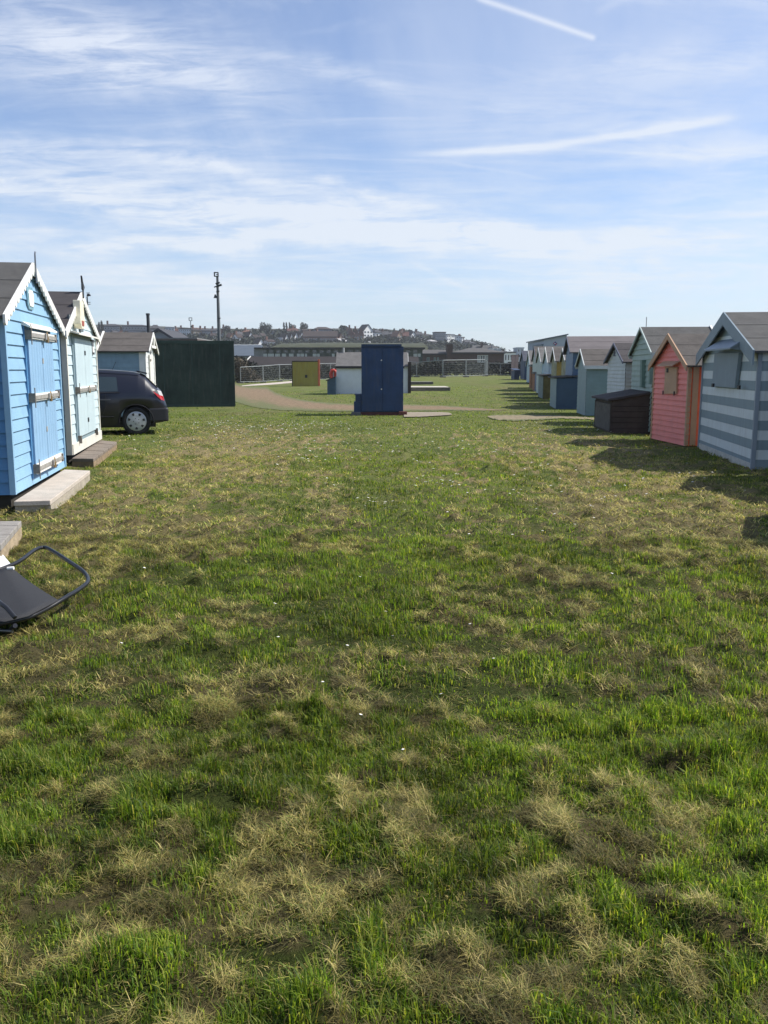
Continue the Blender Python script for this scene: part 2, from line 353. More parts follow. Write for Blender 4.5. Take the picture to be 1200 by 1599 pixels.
def reliefn(x,y):
    near=1-nss(14,30,y)
    return near*(.05*(fbm(x*1.3,y*1.3,3)-.5)+dryn(x,y)*(.004+.13*np.clip(fbm(x*5+2,y*5,2)-.48,0,1))+.16*np.clip(fbm(x*3.3+12,y*3.3+5,3)-.60,0,1)+.30*np.clip(fbm(x*6.1+33,y*6.1+5,2)-.70,0,1)+.045*(fbm(x*4+7,y*4,2)-.5)-.035*rut(x,y))+.05*(fbm(x*.2,y*.2+4,2)-.5)*nss(4,10,y)*(1-nss(24,40,y))
def axis(a,step,b,g,lim):
    out=list(np.arange(a,b,step)); s=step; q=b
    while q<lim: out.append(q); s*=g; q+=s
    out.append(lim); return out
xs=axis(0,.055,3.2,1.07,1550); xs=np.array([-q for q in xs[:0:-1]]+xs)
ys=axis(1.0,.055,9.0,1.035,1600); ys=np.array([-1500,-300,-60,-12,-3,-1,0,.5]+ys)
X,Y=np.meshgrid(xs,ys); Z=gzn(X,Y)+reliefn(X,Y)*nss(.5,1.0,Y); D=dryn(X,Y)
ny,nx=X.shape
me=bpy.data.meshes.new('ground'); me.vertices.add(nx*ny); me.vertices.foreach_set('co',np.stack([X,Y,Z],-1).astype(np.float32).ravel())
ii=(np.arange(ny-1)[:,None]*nx+np.arange(nx-1)[None]).ravel(); quads=np.stack([ii,ii+1,ii+nx+1,ii+nx],-1).astype(np.int32)
me.loops.add(quads.size); me.loops.foreach_set('vertex_index',quads.ravel()); me.polygons.add(len(quads)); me.polygons.foreach_set('loop_start',np.arange(0,quads.size,4,dtype=np.int32))
me.update(calc_edges=True); me.polygons.foreach_set('use_smooth',[True]*len(quads))
at=me.attributes.new('dry','FLOAT','POINT'); at.data.foreach_set('value',D.astype(np.float32).ravel())
go=bpy.data.objects.new('ground',me); C.objects.link(go); tag(go,kind='structure')
def ground_mat():
    m=bpy.data.materials.new('turf'); m.use_nodes=True; t=m.node_tree; L=t.links.new; b=t.nodes['Principled BSDF']; b.inputs['Roughness'].default_value=.95; b.inputs['Specular IOR Level'].default_value=.1
    a=N(t,'ShaderNodeAttribute',attribute_name='dry'); g=N(t,'ShaderNodeNewGeometry')
    def noi(s,d=6,r=.65,sc_=(1,1,1)):
        mp=N(t,'ShaderNodeMapping'); mp.inputs['Scale'].default_value=sc_; L(g.outputs['Position'],mp.inputs[0])
        n=N(t,'ShaderNodeTexNoise'); n.inputs['Scale'].default_value=s; n.inputs['Detail'].default_value=d; n.inputs['Roughness'].default_value=r; L(mp.outputs[0],n.inputs['Vector']); return n.outputs['Fac']
    def ramp(f,*st):
        r=N(t,'ShaderNodeValToRGB'); 
        while len(r.color_ramp.elements)<len(st): r.color_ramp.elements.new(.5)
        for e,(p,c) in zip(r.color_ramp.elements,st): e.position=p; e.color=(*c,1)
        L(f,r.inputs[0]); return r.outputs[0]
    green=ramp(noi(1.1),(.3,(.082,.104,.028)),(.5,(.122,.150,.040)),(.7,(.185,.192,.062)))
    gf=ramp(noi(26,8,.75),(.25,(.35,.35,.35)),(.5,(.9,.9,.9)),(.78,(1.7,1.65,1.5)))
    mg=N(t,'ShaderNodeMixRGB',blend_type='MULTIPLY'); mg.inputs[0].default_value=1; L(green,mg.inputs[1]); L(gf,mg.inputs[2])
    straw=ramp(noi(40,8,.8),(.25,(.09,.075,.038)),(.5,(.23,.185,.092)),(.8,(.38,.31,.16)))
    dm=M(t,'ADD',a.outputs['Fac'],M(t,'MULTIPLY',M(t,'SUBTRACT',noi(9,6,.7),.5),1.1)); mr_=N(t,'ShaderNodeMapRange'); mr_.inputs[1].default_value=.35; mr_.inputs[2].default_value=.8; L(dm,mr_.inputs[0])
    # bare worn earth showing here and there further off
    mx=N(t,'ShaderNodeMixRGB'); L(mr_.outputs[0],mx.inputs[0]); L(mg.outputs[0],mx.inputs[1]); L(straw,mx.inputs[2])
    wn=N(t,'ShaderNodeMapRange'); wn.inputs[1].default_value=.47; wn.inputs[2].default_value=.66; wn.inputs[4].default_value=.75; L(noi(.35,7,.62,(1,.35,1)),wn.inputs[0])
    mw=N(t,'ShaderNodeMixRGB'); L(wn.outputs[0],mw.inputs[0]); L(mx.outputs[0],mw.inputs[1]); mw.inputs[2].default_value=(.155,.135,.065,1)
    th=N(t,'ShaderNodeAttribute',attribute_name='near_dark'); so_=N(t,'ShaderNodeMixRGB',blend_type='MULTIPLY'); so_.inputs[2].default_value=(.42,.44,.40,1); L(th.outputs['Fac'],so_.inputs[0]); L(mw.outputs[0],so_.inputs[1]); L(so_.outputs[0],b.inputs['Base Color'])
    bp=N(t,'ShaderNodeBump'); bp.inputs['Strength'].default_value=.9; bp.inputs['Distance'].default_value=.06; L(noi(17,8,.75),bp.inputs['Height']); L(bp.outputs[0],b.inputs['Normal'])
    return m
at2=me.attributes.new('near_dark','FLOAT','POINT'); at2.data.foreach_set('value',(1-nss(4.5,12,Y)).astype(np.float32).ravel()); me.materials.append(ground_mat())  # darkens the ground colour close by, fading out with distance
# ---- gravel track, patches
def strip(name,us,ts,bs,m,lift=.02,n=220,jit=.35,seed=0,kind='structure'):
    rr=random.Random(seed); vs=[];fs=[]; rows=5
    for i in range(n+1):
        u=us[0]+(us[-1]-us[0])*i/n; tt=np.interp(u,us,ts); bb=np.interp(u,us,bs)
        tt+=jit*(fbm(np.array(u*.35),np.array(1.+seed),4)-.5)*3; bb+=jit*(fbm(np.array(u*.3),np.array(9.+seed),4)-.5)*4
        a=G(u,float(min(tt,bb-.05))); c=G(u,float(bb))
        for k in range(rows):
            q=a.lerp(c,k/(rows-1)); vs.append((q.x,q.y,gz(q.x,q.y)+lift+(reliefn(np.array(q.x),np.array(q.y)) if True else 0)))
    for i in range(n):
        for k in range(rows-1):
            j=i*rows+k; fs.append((j,j+1,j+rows+1,j+rows))
    b=MB(); b.add(vs,fs,0,True); o=tag(b.build(name,m),kind=kind)
    at=o.data.attributes.new('edge','FLOAT','POINT'); at.data.foreach_set('value',[[0,.6,1,.6,0][i%rows] for i in range(len(vs))]); return o
gravel=mat('gravel',(.17,.112,.058),.95,.4,5,.8,30,col2=(.27,.19,.11))
def worn(m):
    t=m.node_tree; L=t.links.new; b=t.nodes['Principled BSDF']; src=b.inputs['Base Color'].links[0].from_socket
    a=N(t,'ShaderNodeAttribute',attribute_name='edge'); g=N(t,'ShaderNodeNewGeometry'); n=N(t,'ShaderNodeTexNoise'); n.inputs['Scale'].default_value=1.6; n.inputs['Detail'].default_value=9; n.inputs['Roughness'].default_value=.75; L(g.outputs['Position'],n.inputs['Vector'])
    f=M(t,'ADD',a.outputs['Fac'],M(t,'MULTIPLY',M(t,'SUBTRACT',n.outputs['Fac'],.5),2.6)); mr=N(t,'ShaderNodeMapRange'); mr.inputs[1].default_value=.22; mr.inputs[2].default_value=.62; L(f,mr.inputs[0])
    mx=N(t,'ShaderNodeMixRGB'); L(mr.outputs[0],mx.inputs[0]); mx.inputs[1].default_value=(.105,.115,.042,1); L(src,mx.inputs[2]); L(mx.outputs[0],b.inputs['Base Color']); return m
worn(gravel)
strip('gravel_track',TRACK_U,TRACK_T,TRACK_B,gravel,.012)
strip('gravel_patch',[762,775,800,840,880,930,960],[650.5,649,648.5,649,650,653,657],[652,656,657.5,656,654,656,659],worn(mat('gravel_pale',(.20,.16,.095),.95,.3,6,.8,30,col2=(.28,.225,.14))),.02,90,.5,3)
strip('paved_strip',[378,400,430,457,460],[602.3,600,597.6,595,594.6],[603.3,602.3,600.5,598,597.6],PAL['concrete'],.02,60,.05,5)
strip('concrete_slab',[631,640,660,690,702,706],[645,644.6,644.8,645,646,648],[652.2,652.4,652.2,650.2,649.6,649],mat('slab_concrete',(.24,.20,.145),.9,.15,3,.3,40),.03,60,.15,8)
# ---- grass blades (one uncountable mass)
def field(n,y0,y1,marg):
    """random points in the wedge the view covers plus a margin"""
    y=np.sqrt(rng.random(n)*(y1*y1-y0*y0)+y0*y0); hw=.45*y+marg; x=(rng.random(n)*2-1)*hw; return x,y
def blade_mesh(name,x,y,z,h,wd,az,lean,curl,col,mt,flat=False):
    n=len(x); dx,dy=np.cos(az),np.sin(az); tw=az+np.pi/2+(rng.random(n)-.5)*1.2
    wx,wy=np.cos(tw)*wd/2,np.sin(tw)*wd/2
    mzf=.55
    mx,my,mz=x+dx*h*lean*.42,y+dy*h*lean*.42,z+h*mzf*np.sqrt(np.clip(1-(lean*.7)**2,.02,1))
    if flat: mz=z+h*.16*rng.random(n)
    tx,ty=x+dx*h*(lean+curl*.3),y+dy*h*(lean+curl*.3); tz=z+h*np.sqrt(np.clip(1-lean**2,.0,1))*(1-curl*.35)
    V=np.empty((n,5,3),np.float32)
    V[:,0]=np.stack([x-wx,y-wy,z-.01],-1); V[:,1]=np.stack([x+wx,y+wy,z-.01],-1)
    V[:,2]=np.stack([mx+wx*.8,my+wy*.8,mz],-1); V[:,3]=np.stack([mx-wx*.8,my-wy*.8,mz],-1); V[:,4]=np.stack([tx,ty,tz],-1)
    me=bpy.data.meshes.new(name); me.vertices.add(n*5); me.vertices.foreach_set('co',V.ravel())
    base=(np.arange(n)*5)[:,None]; lo=np.concatenate([base+np.array([[0,1,2,3]]),base+np.array([[3,2,4]])],1).astype(np.int32)
    me.loops.add(n*7); me.loops.foreach_set('vertex_index',lo.ravel()); me.polygons.add(n*2)
    st=np.stack([np.arange(n)*7,np.arange(n)*7+4],-1).astype(np.int32); me.polygons.foreach_set('loop_start',st.ravel())
    me.update(calc_edges=True)
    ca=me.color_attributes.new('tint','FLOAT_COLOR','POINT'); cc=np.ones((n,5,4),np.float32); cc[:,:,:3]=col[:,None,:]; ca.data.foreach_set('color',cc.ravel())
    me.materials.append(mt); o=bpy.data.objects.new(name,me); C.objects.link(o); return o
def leafmat(name,tr=.4,rough=.55,spec=.3):
    m=bpy.data.materials.new(name); m.use_nodes=True; t=m.node_tree; L=t.links.new; b=t.nodes['Principled BSDF']; out=t.nodes['Material Output']
    a=N(t,'ShaderNodeAttribute',attribute_name='tint'); L(a.outputs['Color'],b.inputs['Base Color']); b.inputs['Roughness'].default_value=rough; b.inputs['Specular IOR Level'].default_value=spec
    tl=N(t,'ShaderNodeBsdfTranslucent'); g=N(t,'ShaderNodeMixRGB',blend_type='MULTIPLY'); g.inputs[0].default_value=1; g.inputs[2].default_value=(1.5,1.6,.6,1); L(a.outputs['Color'],g.inputs[1]); L(g.outputs[0],tl.inputs[0])
    mx=N(t,'ShaderNodeMixShader'); mx.inputs[0].default_value=tr; L(b.outputs[0],mx.inputs[1]); L(tl.outputs[0],mx.inputs[2]); L(mx.outputs[0],out.inputs[0]); return m
def in_track(x,y):
    z=gzn(x,y); c,s=math.cos(PITCH),math.sin(PITCH); dz=z-H; dep=y*c-dz*s; u=600+F*x/dep; v=799.5-F*(y*s+dz*c)/dep
    a=(u>360)&(u<790)&(v>np.interp(u,TRACK_U,TRACK_T))&(v<np.interp(u,TRACK_U,TRACK_B))
    b=(u>631)&(u<704)&(v>645)&(v<651.5); c_=(u>765)&(u<850)&(v>649.5)&(v<656)
    return a|b|c_
GREEN=np.array([[.125,.185,.022],[.065,.115,.016],[.20,.245,.032],[.034,.066,.013],[.29,.30,.06]])
STRAW=np.array([[.31,.255,.085],[.21,.18,.06],[.13,.12,.045],[.085,.085,.035],[.42,.34,.14],[.15,.19,.04]])
def pick(pal,n,p):
    k=rng.choice(len(pal),n,p=p); c=pal[k]*(.75+.5*rng.random((n,1))); return c
GX=[];
def acc(lst,*a): lst.append(a)
up=[];ly=[]
for (n,y0,y1,mg,hs,wd) in ((200000,1.25,3.6,.7,(.035,.085),.0032),(170000,3.6,7.5,.8,(.03,.075),.0042),(150000,7.5,15,1.2,(.028,.06),.007),(90000,15,30,2,(.025,.05),.013),(26000,30,60,5,(.03,.06),.03)):
    x,y=field(n,y0,y1,mg); d=dryn(x,y); tuft=fbm(x*5+40,y*5,3,.6); big=.6*fbm(x*1.5+70,y*.3,3)+.4*fbm(x*2.5,y*2.5+9,2)
    keep=(rng.random(n)>d*.74)&~in_track(x,y)&(rng.random(n)<.25+.75*nss(.25,.5,tuft)); x,y,d,tuft,big=[q[keep] for q in (x,y,d,tuft,big)]; m=len(x)
    fine=fbm(x*13+9,y*13+2,2); clod=nss(.30,.50,fbm(x*7.7+50,y*7.7,3,.65)); h=(hs[0]+(hs[1]-hs[0])*rng.random(m))*(.27+.80*nss(.25,.75,tuft))*(1-.35*d)*(.6+.7*nss(.3,.7,fine))
    br=(nss(.35,.65,big)*.7+.45*clod-.1)[:,None]
    col=pick(GREEN,m,[.36,.2,.24,.1,.1]); col=col*(.50+.85*br); dead=rng.random(m)<.07+.12*d; col[dead]=pick(STRAW,int(dead.sum()),[.3,.2,.1,.1,.2,.1])
    up.append((x,y,gzn(x,y)+reliefn(x,y),h,wd*(.6+.8*rng.random(m)),rng.random(m)*2*np.pi,np.clip(rng.normal(.35,.2,m),.02,.9),rng.random(m),col))
for (n,y0,y1,mg,ls,wd) in ((330000,1.25,3.6,.7,(.016,.055),.0016),(230000,3.6,7.5,.8,(.02,.065),.0027),(120000,7.5,15,1.2,(.04,.10),.006),(60000,15,26,2,(.05,.11),.011)):
    x,y=field(int(n*1.6),y0,y1,mg); d=dryn(x,y); f2=fbm(x*7+3,y*7+60,2)
    cl=nss(.36,.56,fbm(x*11+5,y*11,3,.6)); keep=(rng.random(len(x))<(.20+.80*d**1.1)*(.34+.66*cl))&~in_track(x,y); x,y,d,f2,cl=[q[keep] for q in (x,y,d,f2,cl)]; m=len(x)
    h=(ls[0]+(ls[1]-ls[0])*rng.random(m)); dk=nss(.3,.6,f2)
    col=pick(STRAW,m,[.22,.22,.2,.16,.08,.12])*(.5+.75*dk)[:,None]*(.42+.75*cl)[:,None]*(1+.35*nss(4,9,y))[:,None]  # straws darker in gaps between clumps, crevice shade put into their tint
    ly.append((x,y,gzn(x,y)+reliefn(x,y)+d*(.002+.034*cl*rng.random(m)**1.2),h,wd*(.6+.8*rng.random(m)),rng.random(m)*2*np.pi,np.clip(rng.normal(.975,.035,m),.80,.9995),rng.random(m)*.9,col))
def cat(l): return [np.concatenate([q[i] for q in l]) for i in range(9)]
g1=blade_mesh('grass',*[q for q in cat(up)],leafmat('grass_blade',.5)); tag(g1,kind='stuff')
g2=blade_mesh('cut_grass',*[q for q in cat(ly)],leafmat('straw_blade',.25,.6,.2),flat=True); tag(g2,kind='stuff')
# ---- daisies
def daisies():
    pts=[]
    cl=[(400,672,120,14,520),(480,664,70,6,240),(330,662,40,6,120),(640,668,200,10,160),(840,668,130,10,160),(600,790,40,12,60),(690,758,45,10,55),(560,700,260,30,220),(850,760,200,60,170),(480,730,60,30,60),(250,690,60,20,60),(760,690,260,30,160),(560,950,380,120,18),(700,600,60,6,60),(1080,760,60,20,30),(600,1150,400,120,6)]
    rr=random.Random(4)
    for u,v,su,sv_,n in cl:
        for i in range(n):
            a,b=rr.gauss(u,su*.6),rr.gauss(v,sv_*.6)
            if b<600 or a<10 or a>1190: continue
            p=G(a,b,0,lambda x,y:0,1.5,60); pts.append(p)
    b=MB()
    for p in pts:
        r=.0035+.002*rr.random()+.0009*min(p.y,16); z=gz(p.x,p.y)+float(reliefn(np.array(p.x),np.array(p.y)))+.045+.02*rr.random(); a0=rr.random()*6; tx,ty=rr.uniform(-.4,.4),rr.uniform(-.5,.1)
        vs=[(p.x+r*math.cos(a0+k*math.pi/4),p.y+r*math.sin(a0+k*math.pi/4),z+r*(tx*math.cos(a0+k*math.pi/4)+ty*math.sin(a0+k*math.pi/4))) for k in range(8)]
        b.add(vs,[tuple(range(8))],0)
        vs=[(p.x+r*.35*math.cos(k*math.pi/3),p.y+r*.35*math.sin(k*math.pi/3),z+.004) for k in range(6)]; b.add(vs,[tuple(range(6))],1)
    return tag(b.build('daisies',[mat('daisy_white',(.75,.75,.72),.7,.05),mat('daisy_yellow',(.6,.42,.04),.7,.1)]),kind='stuff')
daisies()
# ================================================================== LEFT HUTS
LB='bright blue painted boards'
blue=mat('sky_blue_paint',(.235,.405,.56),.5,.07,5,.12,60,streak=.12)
blue_d=mat('sky_blue_shaded',(.07,.20,.38),.55,.08,5,.12,60,streak=.2)  # side walls: their shade put into a darker copy of the sky blue
doorblue=mat('door_blue_paint',(.225,.38,.55),.5,.06,4,.1,60,streak=.12)
fr1=Frame(G(21.7,772.6,.17),G(100.3,728.8,.17)); fr1.A.y+=0
white=PAL['white']; met=PAL['metal']
def padlock(o,x,z,off,parent,s=1.0):
    b=MB(); b.prism([(x-.028*s,z-.05*s),(x+.028*s,z-.05*s),(x+.028*s,z),(x-.028*s,z)],lambda p,q,t:(p,-t,q),off,off+.022)
    b.tube([(x-.018*s,-off-.011,z),(x-.018*s,-off-.011,z+.03*s),(x,-off-.011,z+.042*s),(x+.018*s,-off-.011,z+.03*s),(x+.018*s,-off-.011,z)],.005,6)
    return b.build('padlock',mat('brass',(.33,.22,.10),.45,.2,20,metal=.7),parent)
def bar(o,x0,x1,z,parent,hgt=.095,lockx=None):
    w_=bx('bar',white,parent,x0,x1,-.080,-.058,z-hgt*.42,z+hgt*.42,bevel=.004)
    s_=MB(); s_.box(x0+.02,x1-.02,-.093,-.0855,z-.022,z+.022); s_.build('metal_strap',met,w_)
    for x in (x0-.01,x1-.035):
        bk=MB(); bk.box(x,x+.04,-.10,-.02,z-.05,z+.05); bk.build('bracket',mat('dull_bracket',(.17,.145,.12),.7,.35,20),w_,.005)
    for x in (x0-.005,): 
        sp_=MB(); sp_.tube([(x,-.1,z-.11),(x,-.1,z+.11)],.006,6); sp_.build('drop_bolt',mat('dull_bracket',(.17,.145,.12)),w_)
    lx=lockx if lockx is not None else (x0+x1)/2
    h_=MB(); h_.box(lx-.05,lx+.01,-.112,-.0945,z-.035,z+.035); h_.build('hasp',met,w_,.003); padlock(o,lx+.035,z,.095,w_,1.3)
    return w_
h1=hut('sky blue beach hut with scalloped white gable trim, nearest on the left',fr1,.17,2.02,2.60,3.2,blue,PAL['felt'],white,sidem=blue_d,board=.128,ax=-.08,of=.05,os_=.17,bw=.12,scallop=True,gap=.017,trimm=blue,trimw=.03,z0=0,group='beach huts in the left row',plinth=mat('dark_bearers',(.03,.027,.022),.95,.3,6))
def planks(name,x0,x1,z0,z1,m,parent,n,y0=-.055,y1=-.022):
    b=MB(); w_=(x1-x0)/n
    for i in range(n): b.box(x0+i*w_+.003,x0+(i+1)*w_-.003,y0,y1+.0005*(i%2),z0,z1)
    b.box(x0,x1,y1+.001,y1+.01,z0+.002,z1-.002)
    return b.build(name,m,parent,.002)
dc=(.82+2.18)/2-fr1.W/2; x0,xm,x1=dc-.66,dc+.02,dc+.64
bx('door_frame',mat('door_frame_blue',(.07,.20,.38),.6,.1,6),h1,x0-.05,x1+.03,-.030,-.004,.24,1.93)
d1=planks('door',x0,xm-.006,.40,1.88,doorblue,h1,5); d2=planks('door',xm+.006,x1,.40,1.88,doorblue,h1,5)
for k,z in enumerate((1.83,1.14,.345)): bar(h1,x0-.03,x1+.06,z,h1,.10 if k<2 else .14,lockx=xm+.05)
for z in (1.55,.75):
    b=MB(); b.box(xm-.03,xm+.03,-.061,-.0555,z-.03,z+.03); b.build('hinge',met,d1)
cn=MB(); cn.prism([(-.001,1.98),(-.10,1.92),(-.10,1.90),(-.001,1.935)],lambda p,q,s:(s,p,q),x0-.07,x1+.10); cn.build('door_hood',white,h1)
# octagonal number plaque
px_,pz=fr1.loc(48,466,.03); b=MB(); 
def octo(cx,cz,a,h_,k): return [(cx-a+k,cz-h_),(cx+a-k,cz-h_),(cx+a,cz-h_+k),(cx+a,cz+h_-k),(cx+a-k,cz+h_),(cx-a+k,cz+h_),(cx-a,cz+h_-k),(cx-a,cz-h_+k)]
b.prism(octo(px_,pz,.15,.125,.05),lambda p,q,s:(p,-s,q),.016,.034); pl=b.build('plaque',mat('plaque_edge',(.18,.32,.38),.6,.1),h1,.003)
b=MB(); b.prism(octo(px_,pz,.115,.09,.04),lambda p,q,s:(p,-s,q),.0345,.042); b.build('plaque_face',mat('plaque_white',(.72,.74,.70),.5,.08,30),pl)
b=MB(); b.tube([(-.08,-.09,2.42),(-.08,-.09,2.68),(-.075,-.09,2.74),(-.06,-.09,2.765),(-.05,-.09,2.755)],.009,8); b.build('finial_hook',mat('grey_hook',(.12,.14,.17),.5,.2),h1)
# second hut
pale=mat('pale_ice_paint',(.50,.60,.63),.5,.05,5,.1,60,streak=.15); pale_s=mat('pale_ice_shaded',(.26,.36,.42),.6,.08,5,.1,60,streak=.25)  # pale_s: side-wall shade put into a darker copy of the ice paint
fr2=Frame(G(111,710.7,.17),G(156,685.5,.17))
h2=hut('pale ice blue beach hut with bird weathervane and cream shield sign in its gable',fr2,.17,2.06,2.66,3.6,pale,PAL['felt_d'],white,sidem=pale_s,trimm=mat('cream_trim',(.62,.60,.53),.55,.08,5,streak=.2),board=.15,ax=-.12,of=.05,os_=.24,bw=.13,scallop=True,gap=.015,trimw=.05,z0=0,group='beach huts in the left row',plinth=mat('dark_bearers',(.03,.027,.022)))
a0,_=fr2.loc(116,524,.05); a1,_=fr2.loc(148.3,640,.05); am=(a0+a1)/2+.05
dm=mat('door_pale_paint',(.45,.55,.58),.5,.05,4,.1,60,streak=.15)
bx('door_frame',mat('door_frame_grey',(.2,.27,.30),.6,.1,6),h2,a0-.07,a1+.03,-.03,-.004,.28,2.0)
e1=planks('door',a0,am-.006,.40,1.93,dm,h2,1); e2=planks('door',am+.006,a1,.40,1.93,dm,h2,1)
bar(h2,a0-.04,a1+.03,1.13,h2,.10,lockx=am-.05); 
for z in (1.72,.62):
    b=MB(); b.box(am-.05,am+.07,-.063,-.0555,z-.035,z+.035); b.build('hinge',PAL['black'],e2)
for x in (a0-.03,a1): 
    b=MB(); b.box(x,x+.05,-.085,-.03,.30,.42); b.build('bolt_bracket',mat('dull_bracket',(.17,.145,.12)),h2)
bx('bottom_board',mat('cream_trim',(.62,.60,.53)),h2,-fr2.W/2,fr2.W/2,-.045,-.022,.17,.33,bevel=.003)
cn=MB(); cn.prism([(-.001,2.05),(-.17,1.995),(-.17,1.975),(-.001,2.02)],lambda p,q,s:(s,p,q),a0-.28,a1+.32); cn.build('door_hood',mat('cream_trim',(.62,.60,.53)),h2)
gp=MB()
gx=(fr2.loc(127,490,.12)[0])
sh=[(gx-.17,2.52),(gx-.19,2.30),(gx-.22,2.16),(gx-.13,2.09),(gx+.13,2.09),(gx+.22,2.16),(gx+.19,2.30),(gx+.17,2.52)][::-1]
gp.prism(sh,lambda p,q,s:(p,-s,q),.03,.14); sg_=gp.build('shield_sign',mat('sign_cream',(.66,.62,.48),.6,.12,14),h2,.006)
gp=MB(); gp.prism([(gx-.10,2.13),(gx+.10,2.13),(gx+.12,2.21),(gx-.12,2.21)],lambda p,q,s:(p,-s,q),.1405,.146); gp.build('sign_panel',mat('sign_red',(.30,.075,.05),.6,.2,30),sg_)
for s_ in (-1,1):
    bx('gable_window',mat('window_frame_dark',(.10,.12,.13),.6,.2),h2,gx+s_*.55-.13,gx+s_*.55+.13,-.045,-.019,2.03+.03,2.27)
fx,fz=fr2.loc(144.5,542,.03); nf=bx('notice_frame',mat('notice_dark',(.03,.03,.035),.5,.2),h2,fx-.15,fx+.15,-.045,-.019,fz-.13,fz+.13); bx('notice_sheet',mat('notice_white',(.75,.75,.73),.6,.05),nf,fx-.10,fx+.10,-.049,-.0455,fz-.09,fz+.08)
b=MB(); b.tube([(-.12,-.09,2.60),(-.12,-.09,2.78)],.012,6); v_=b.build('weathervane',PAL['black'],h2)
b=MB(); b.prism([(-.10,2.72),(.0,2.70),(.13,2.765),(.05,2.80),(-.02,2.84),(-.06,2.90),(-.12,2.93),(-.09,2.82)],lambda p,q,s:(p-.12,-.09+s,q+.02),-.012,.012); b.build('bird_figure',PAL['black'],v_)
# spinning wind gauge on the far back of that hut
p=P(138.5,505,17.2); wg=empty('wind_gauge',(p.x,p.y,0),0,'thin wind gauge mast with cups rising just behind the pale hut gable','wind gauge')
zz=lambda v:P(138,v,17.2).z; b=MB(); b.tube([(0,0,0),(0,0,zz(463))],.012,6); b.build('mast',PAL['black'],wg)
b=MB()
for (z,l) in ((zz(457.5),.055),): b.tube([(-.01,0,z),(l,0,z)],.006,5)
b.tube([(.02,0,zz(463)),(.02,0,zz(457))],.007,5); b.prism([(.0,zz(462.5)),(.07,zz(462)),(.05,zz(459)),(.01,zz(459.5))],lambda p_,q,s:(p_,s,q),-.03,.03); b.build('cups',PAL['black'],wg)
for z_ in (472,475):
    bq=MB(); bq.tube([(-.01,0,zz(z_)),(.06,0,zz(z_))],.006,5); bq.build('vane',PAL['black'],wg)
# platforms
def platform(name,label,cat,pts,z,m,em,planked=False):
    """pts: four ground-plane corners (x,y) ccw"""
    cx=sum(p[0] for p in pts)/4; cy=sum(p[1] for p in pts)/4; o=empty(name,(cx,cy,0),0,label,cat)
    L=[(p[0]-cx,p[1]-cy) for p in pts]; t=.05
    b=MB()
    if planked:
        n=5; a,b_,c,d=[Vector((*q,0)) for q in L]
        for i in range(n):
            f0,f1=i/n+.006,(i+1)/n-.006; q=[a.lerp(d,f0),b_.lerp(c,f0),b_.lerp(c,f1),a.lerp(d,f1)]
            b.prism([(k.x,k.y) for k in q],lambda p_,q_,s:(p_,q_,s),z-t,z-.002*(i%2))
    else: b.prism(L,lambda p_,q_,s:(p_,q_,s),z-t,z)
    b.build('deck',m,o,.006)
    b=MB(); b.prism([(p_*.985,q*.985) for p_,q in L],lambda p_,q_,s:(p_,q_,s),-.08,z-t-.002); b.build('base',em,o)
    return o
def Gz(u,v,z): q=G(u,v,0,lambda x,y:z,1,100); return (q.x,q.y)
conc=PAL['concrete']
st1=[Gz(22,783,.14),Gz(79,781.5,.14),Gz(141,735,.14),Gz(100.5,733,.14)]
platform('concrete_step','pale concrete step in front of the sky blue hut','step',st1,.14,conc,mat('concrete_side',(.33,.29,.23),.95,.25,6,.5,40))
tim=PAL['timber']
st2=[Gz(112,716,.14),Gz(146,716.5,.14),Gz(183,690,.14),Gz(157,687,.14)]
platform('wooden_step','weathered brown plank step in front of the pale ice blue hut','step',st2,.14,tim,mat('timber_side',(.23,.165,.10),.9,.3,6,.3,40),True)
st0=[Gz(-70,856,.17),Gz(2,850,.17),Gz(34,813,.17),Gz(-30,814,.17)]
platform('wooden_step','grey weathered wooden step cut off by the left edge above the folding chair','step',st0,.17,mat('grey_timber',(.27,.25,.225),.9,.3,6,.4,60,grain=(1,6,1)),mat('sandy_side',(.33,.26,.17),.95,.3,8,.6,50),True)
# ================================================================== REST OF LEFT SIDE
def felt_shed(label,P0,P1,floor,eave,ridge,wallm,roofm,depth,**k): return hut(label,Frame(P0,P1),floor,eave,ridge,depth,wallm,roofm,PAL['white'],**k)
# third hut, side-on
A3=P(228,600,23.3); B3=P(242,600,25.8); fr3=Frame((A3.x,A3.y),(B3.x,B3.y))
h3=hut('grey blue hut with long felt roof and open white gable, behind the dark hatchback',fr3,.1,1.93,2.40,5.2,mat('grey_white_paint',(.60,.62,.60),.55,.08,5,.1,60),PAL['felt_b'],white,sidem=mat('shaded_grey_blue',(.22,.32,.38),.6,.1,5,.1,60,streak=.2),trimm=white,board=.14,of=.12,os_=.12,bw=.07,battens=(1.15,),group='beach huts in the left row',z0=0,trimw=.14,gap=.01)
b=MB(); b.box(-.62,.62,-.14,-.115,2.02,2.09); b.tube([(0,-.13,2.05),(0,-.13,2.36)],.03,6); b.build('gable_tie',white,h3)
b=MB(); b.box(-.40,.40,-.05,-.021,.2,1.85); dd=b.build('door',mat('door_offwhite',(.66,.64,.58),.55,.1,5,streak=.2),h3); 
for z in (.45,1.1,1.7): bx('hinge',mat('dull_bracket',(.17,.145,.12)),dd,-.42,-.1,-.06,-.0505,z-.03,z+.03)
p=P(234.3,524,24.8); fl=empty('flue_pole',(p.x-.03,p.y,0),0,'short dark vertical pole rising over the gable of the grey blue hut','pole')
b=MB(); b.tube([(0,0,0),(0,0,P(234,491,24.8).z)],.045,8); b.tube([(0,0,P(234,490.5,24.8).z-.03),(0,0,P(234,490.5,24.8).z+.02)],.055,8); b.build('pole',mat('dark_pole',(.04,.045,.05),.6,.2),fl)
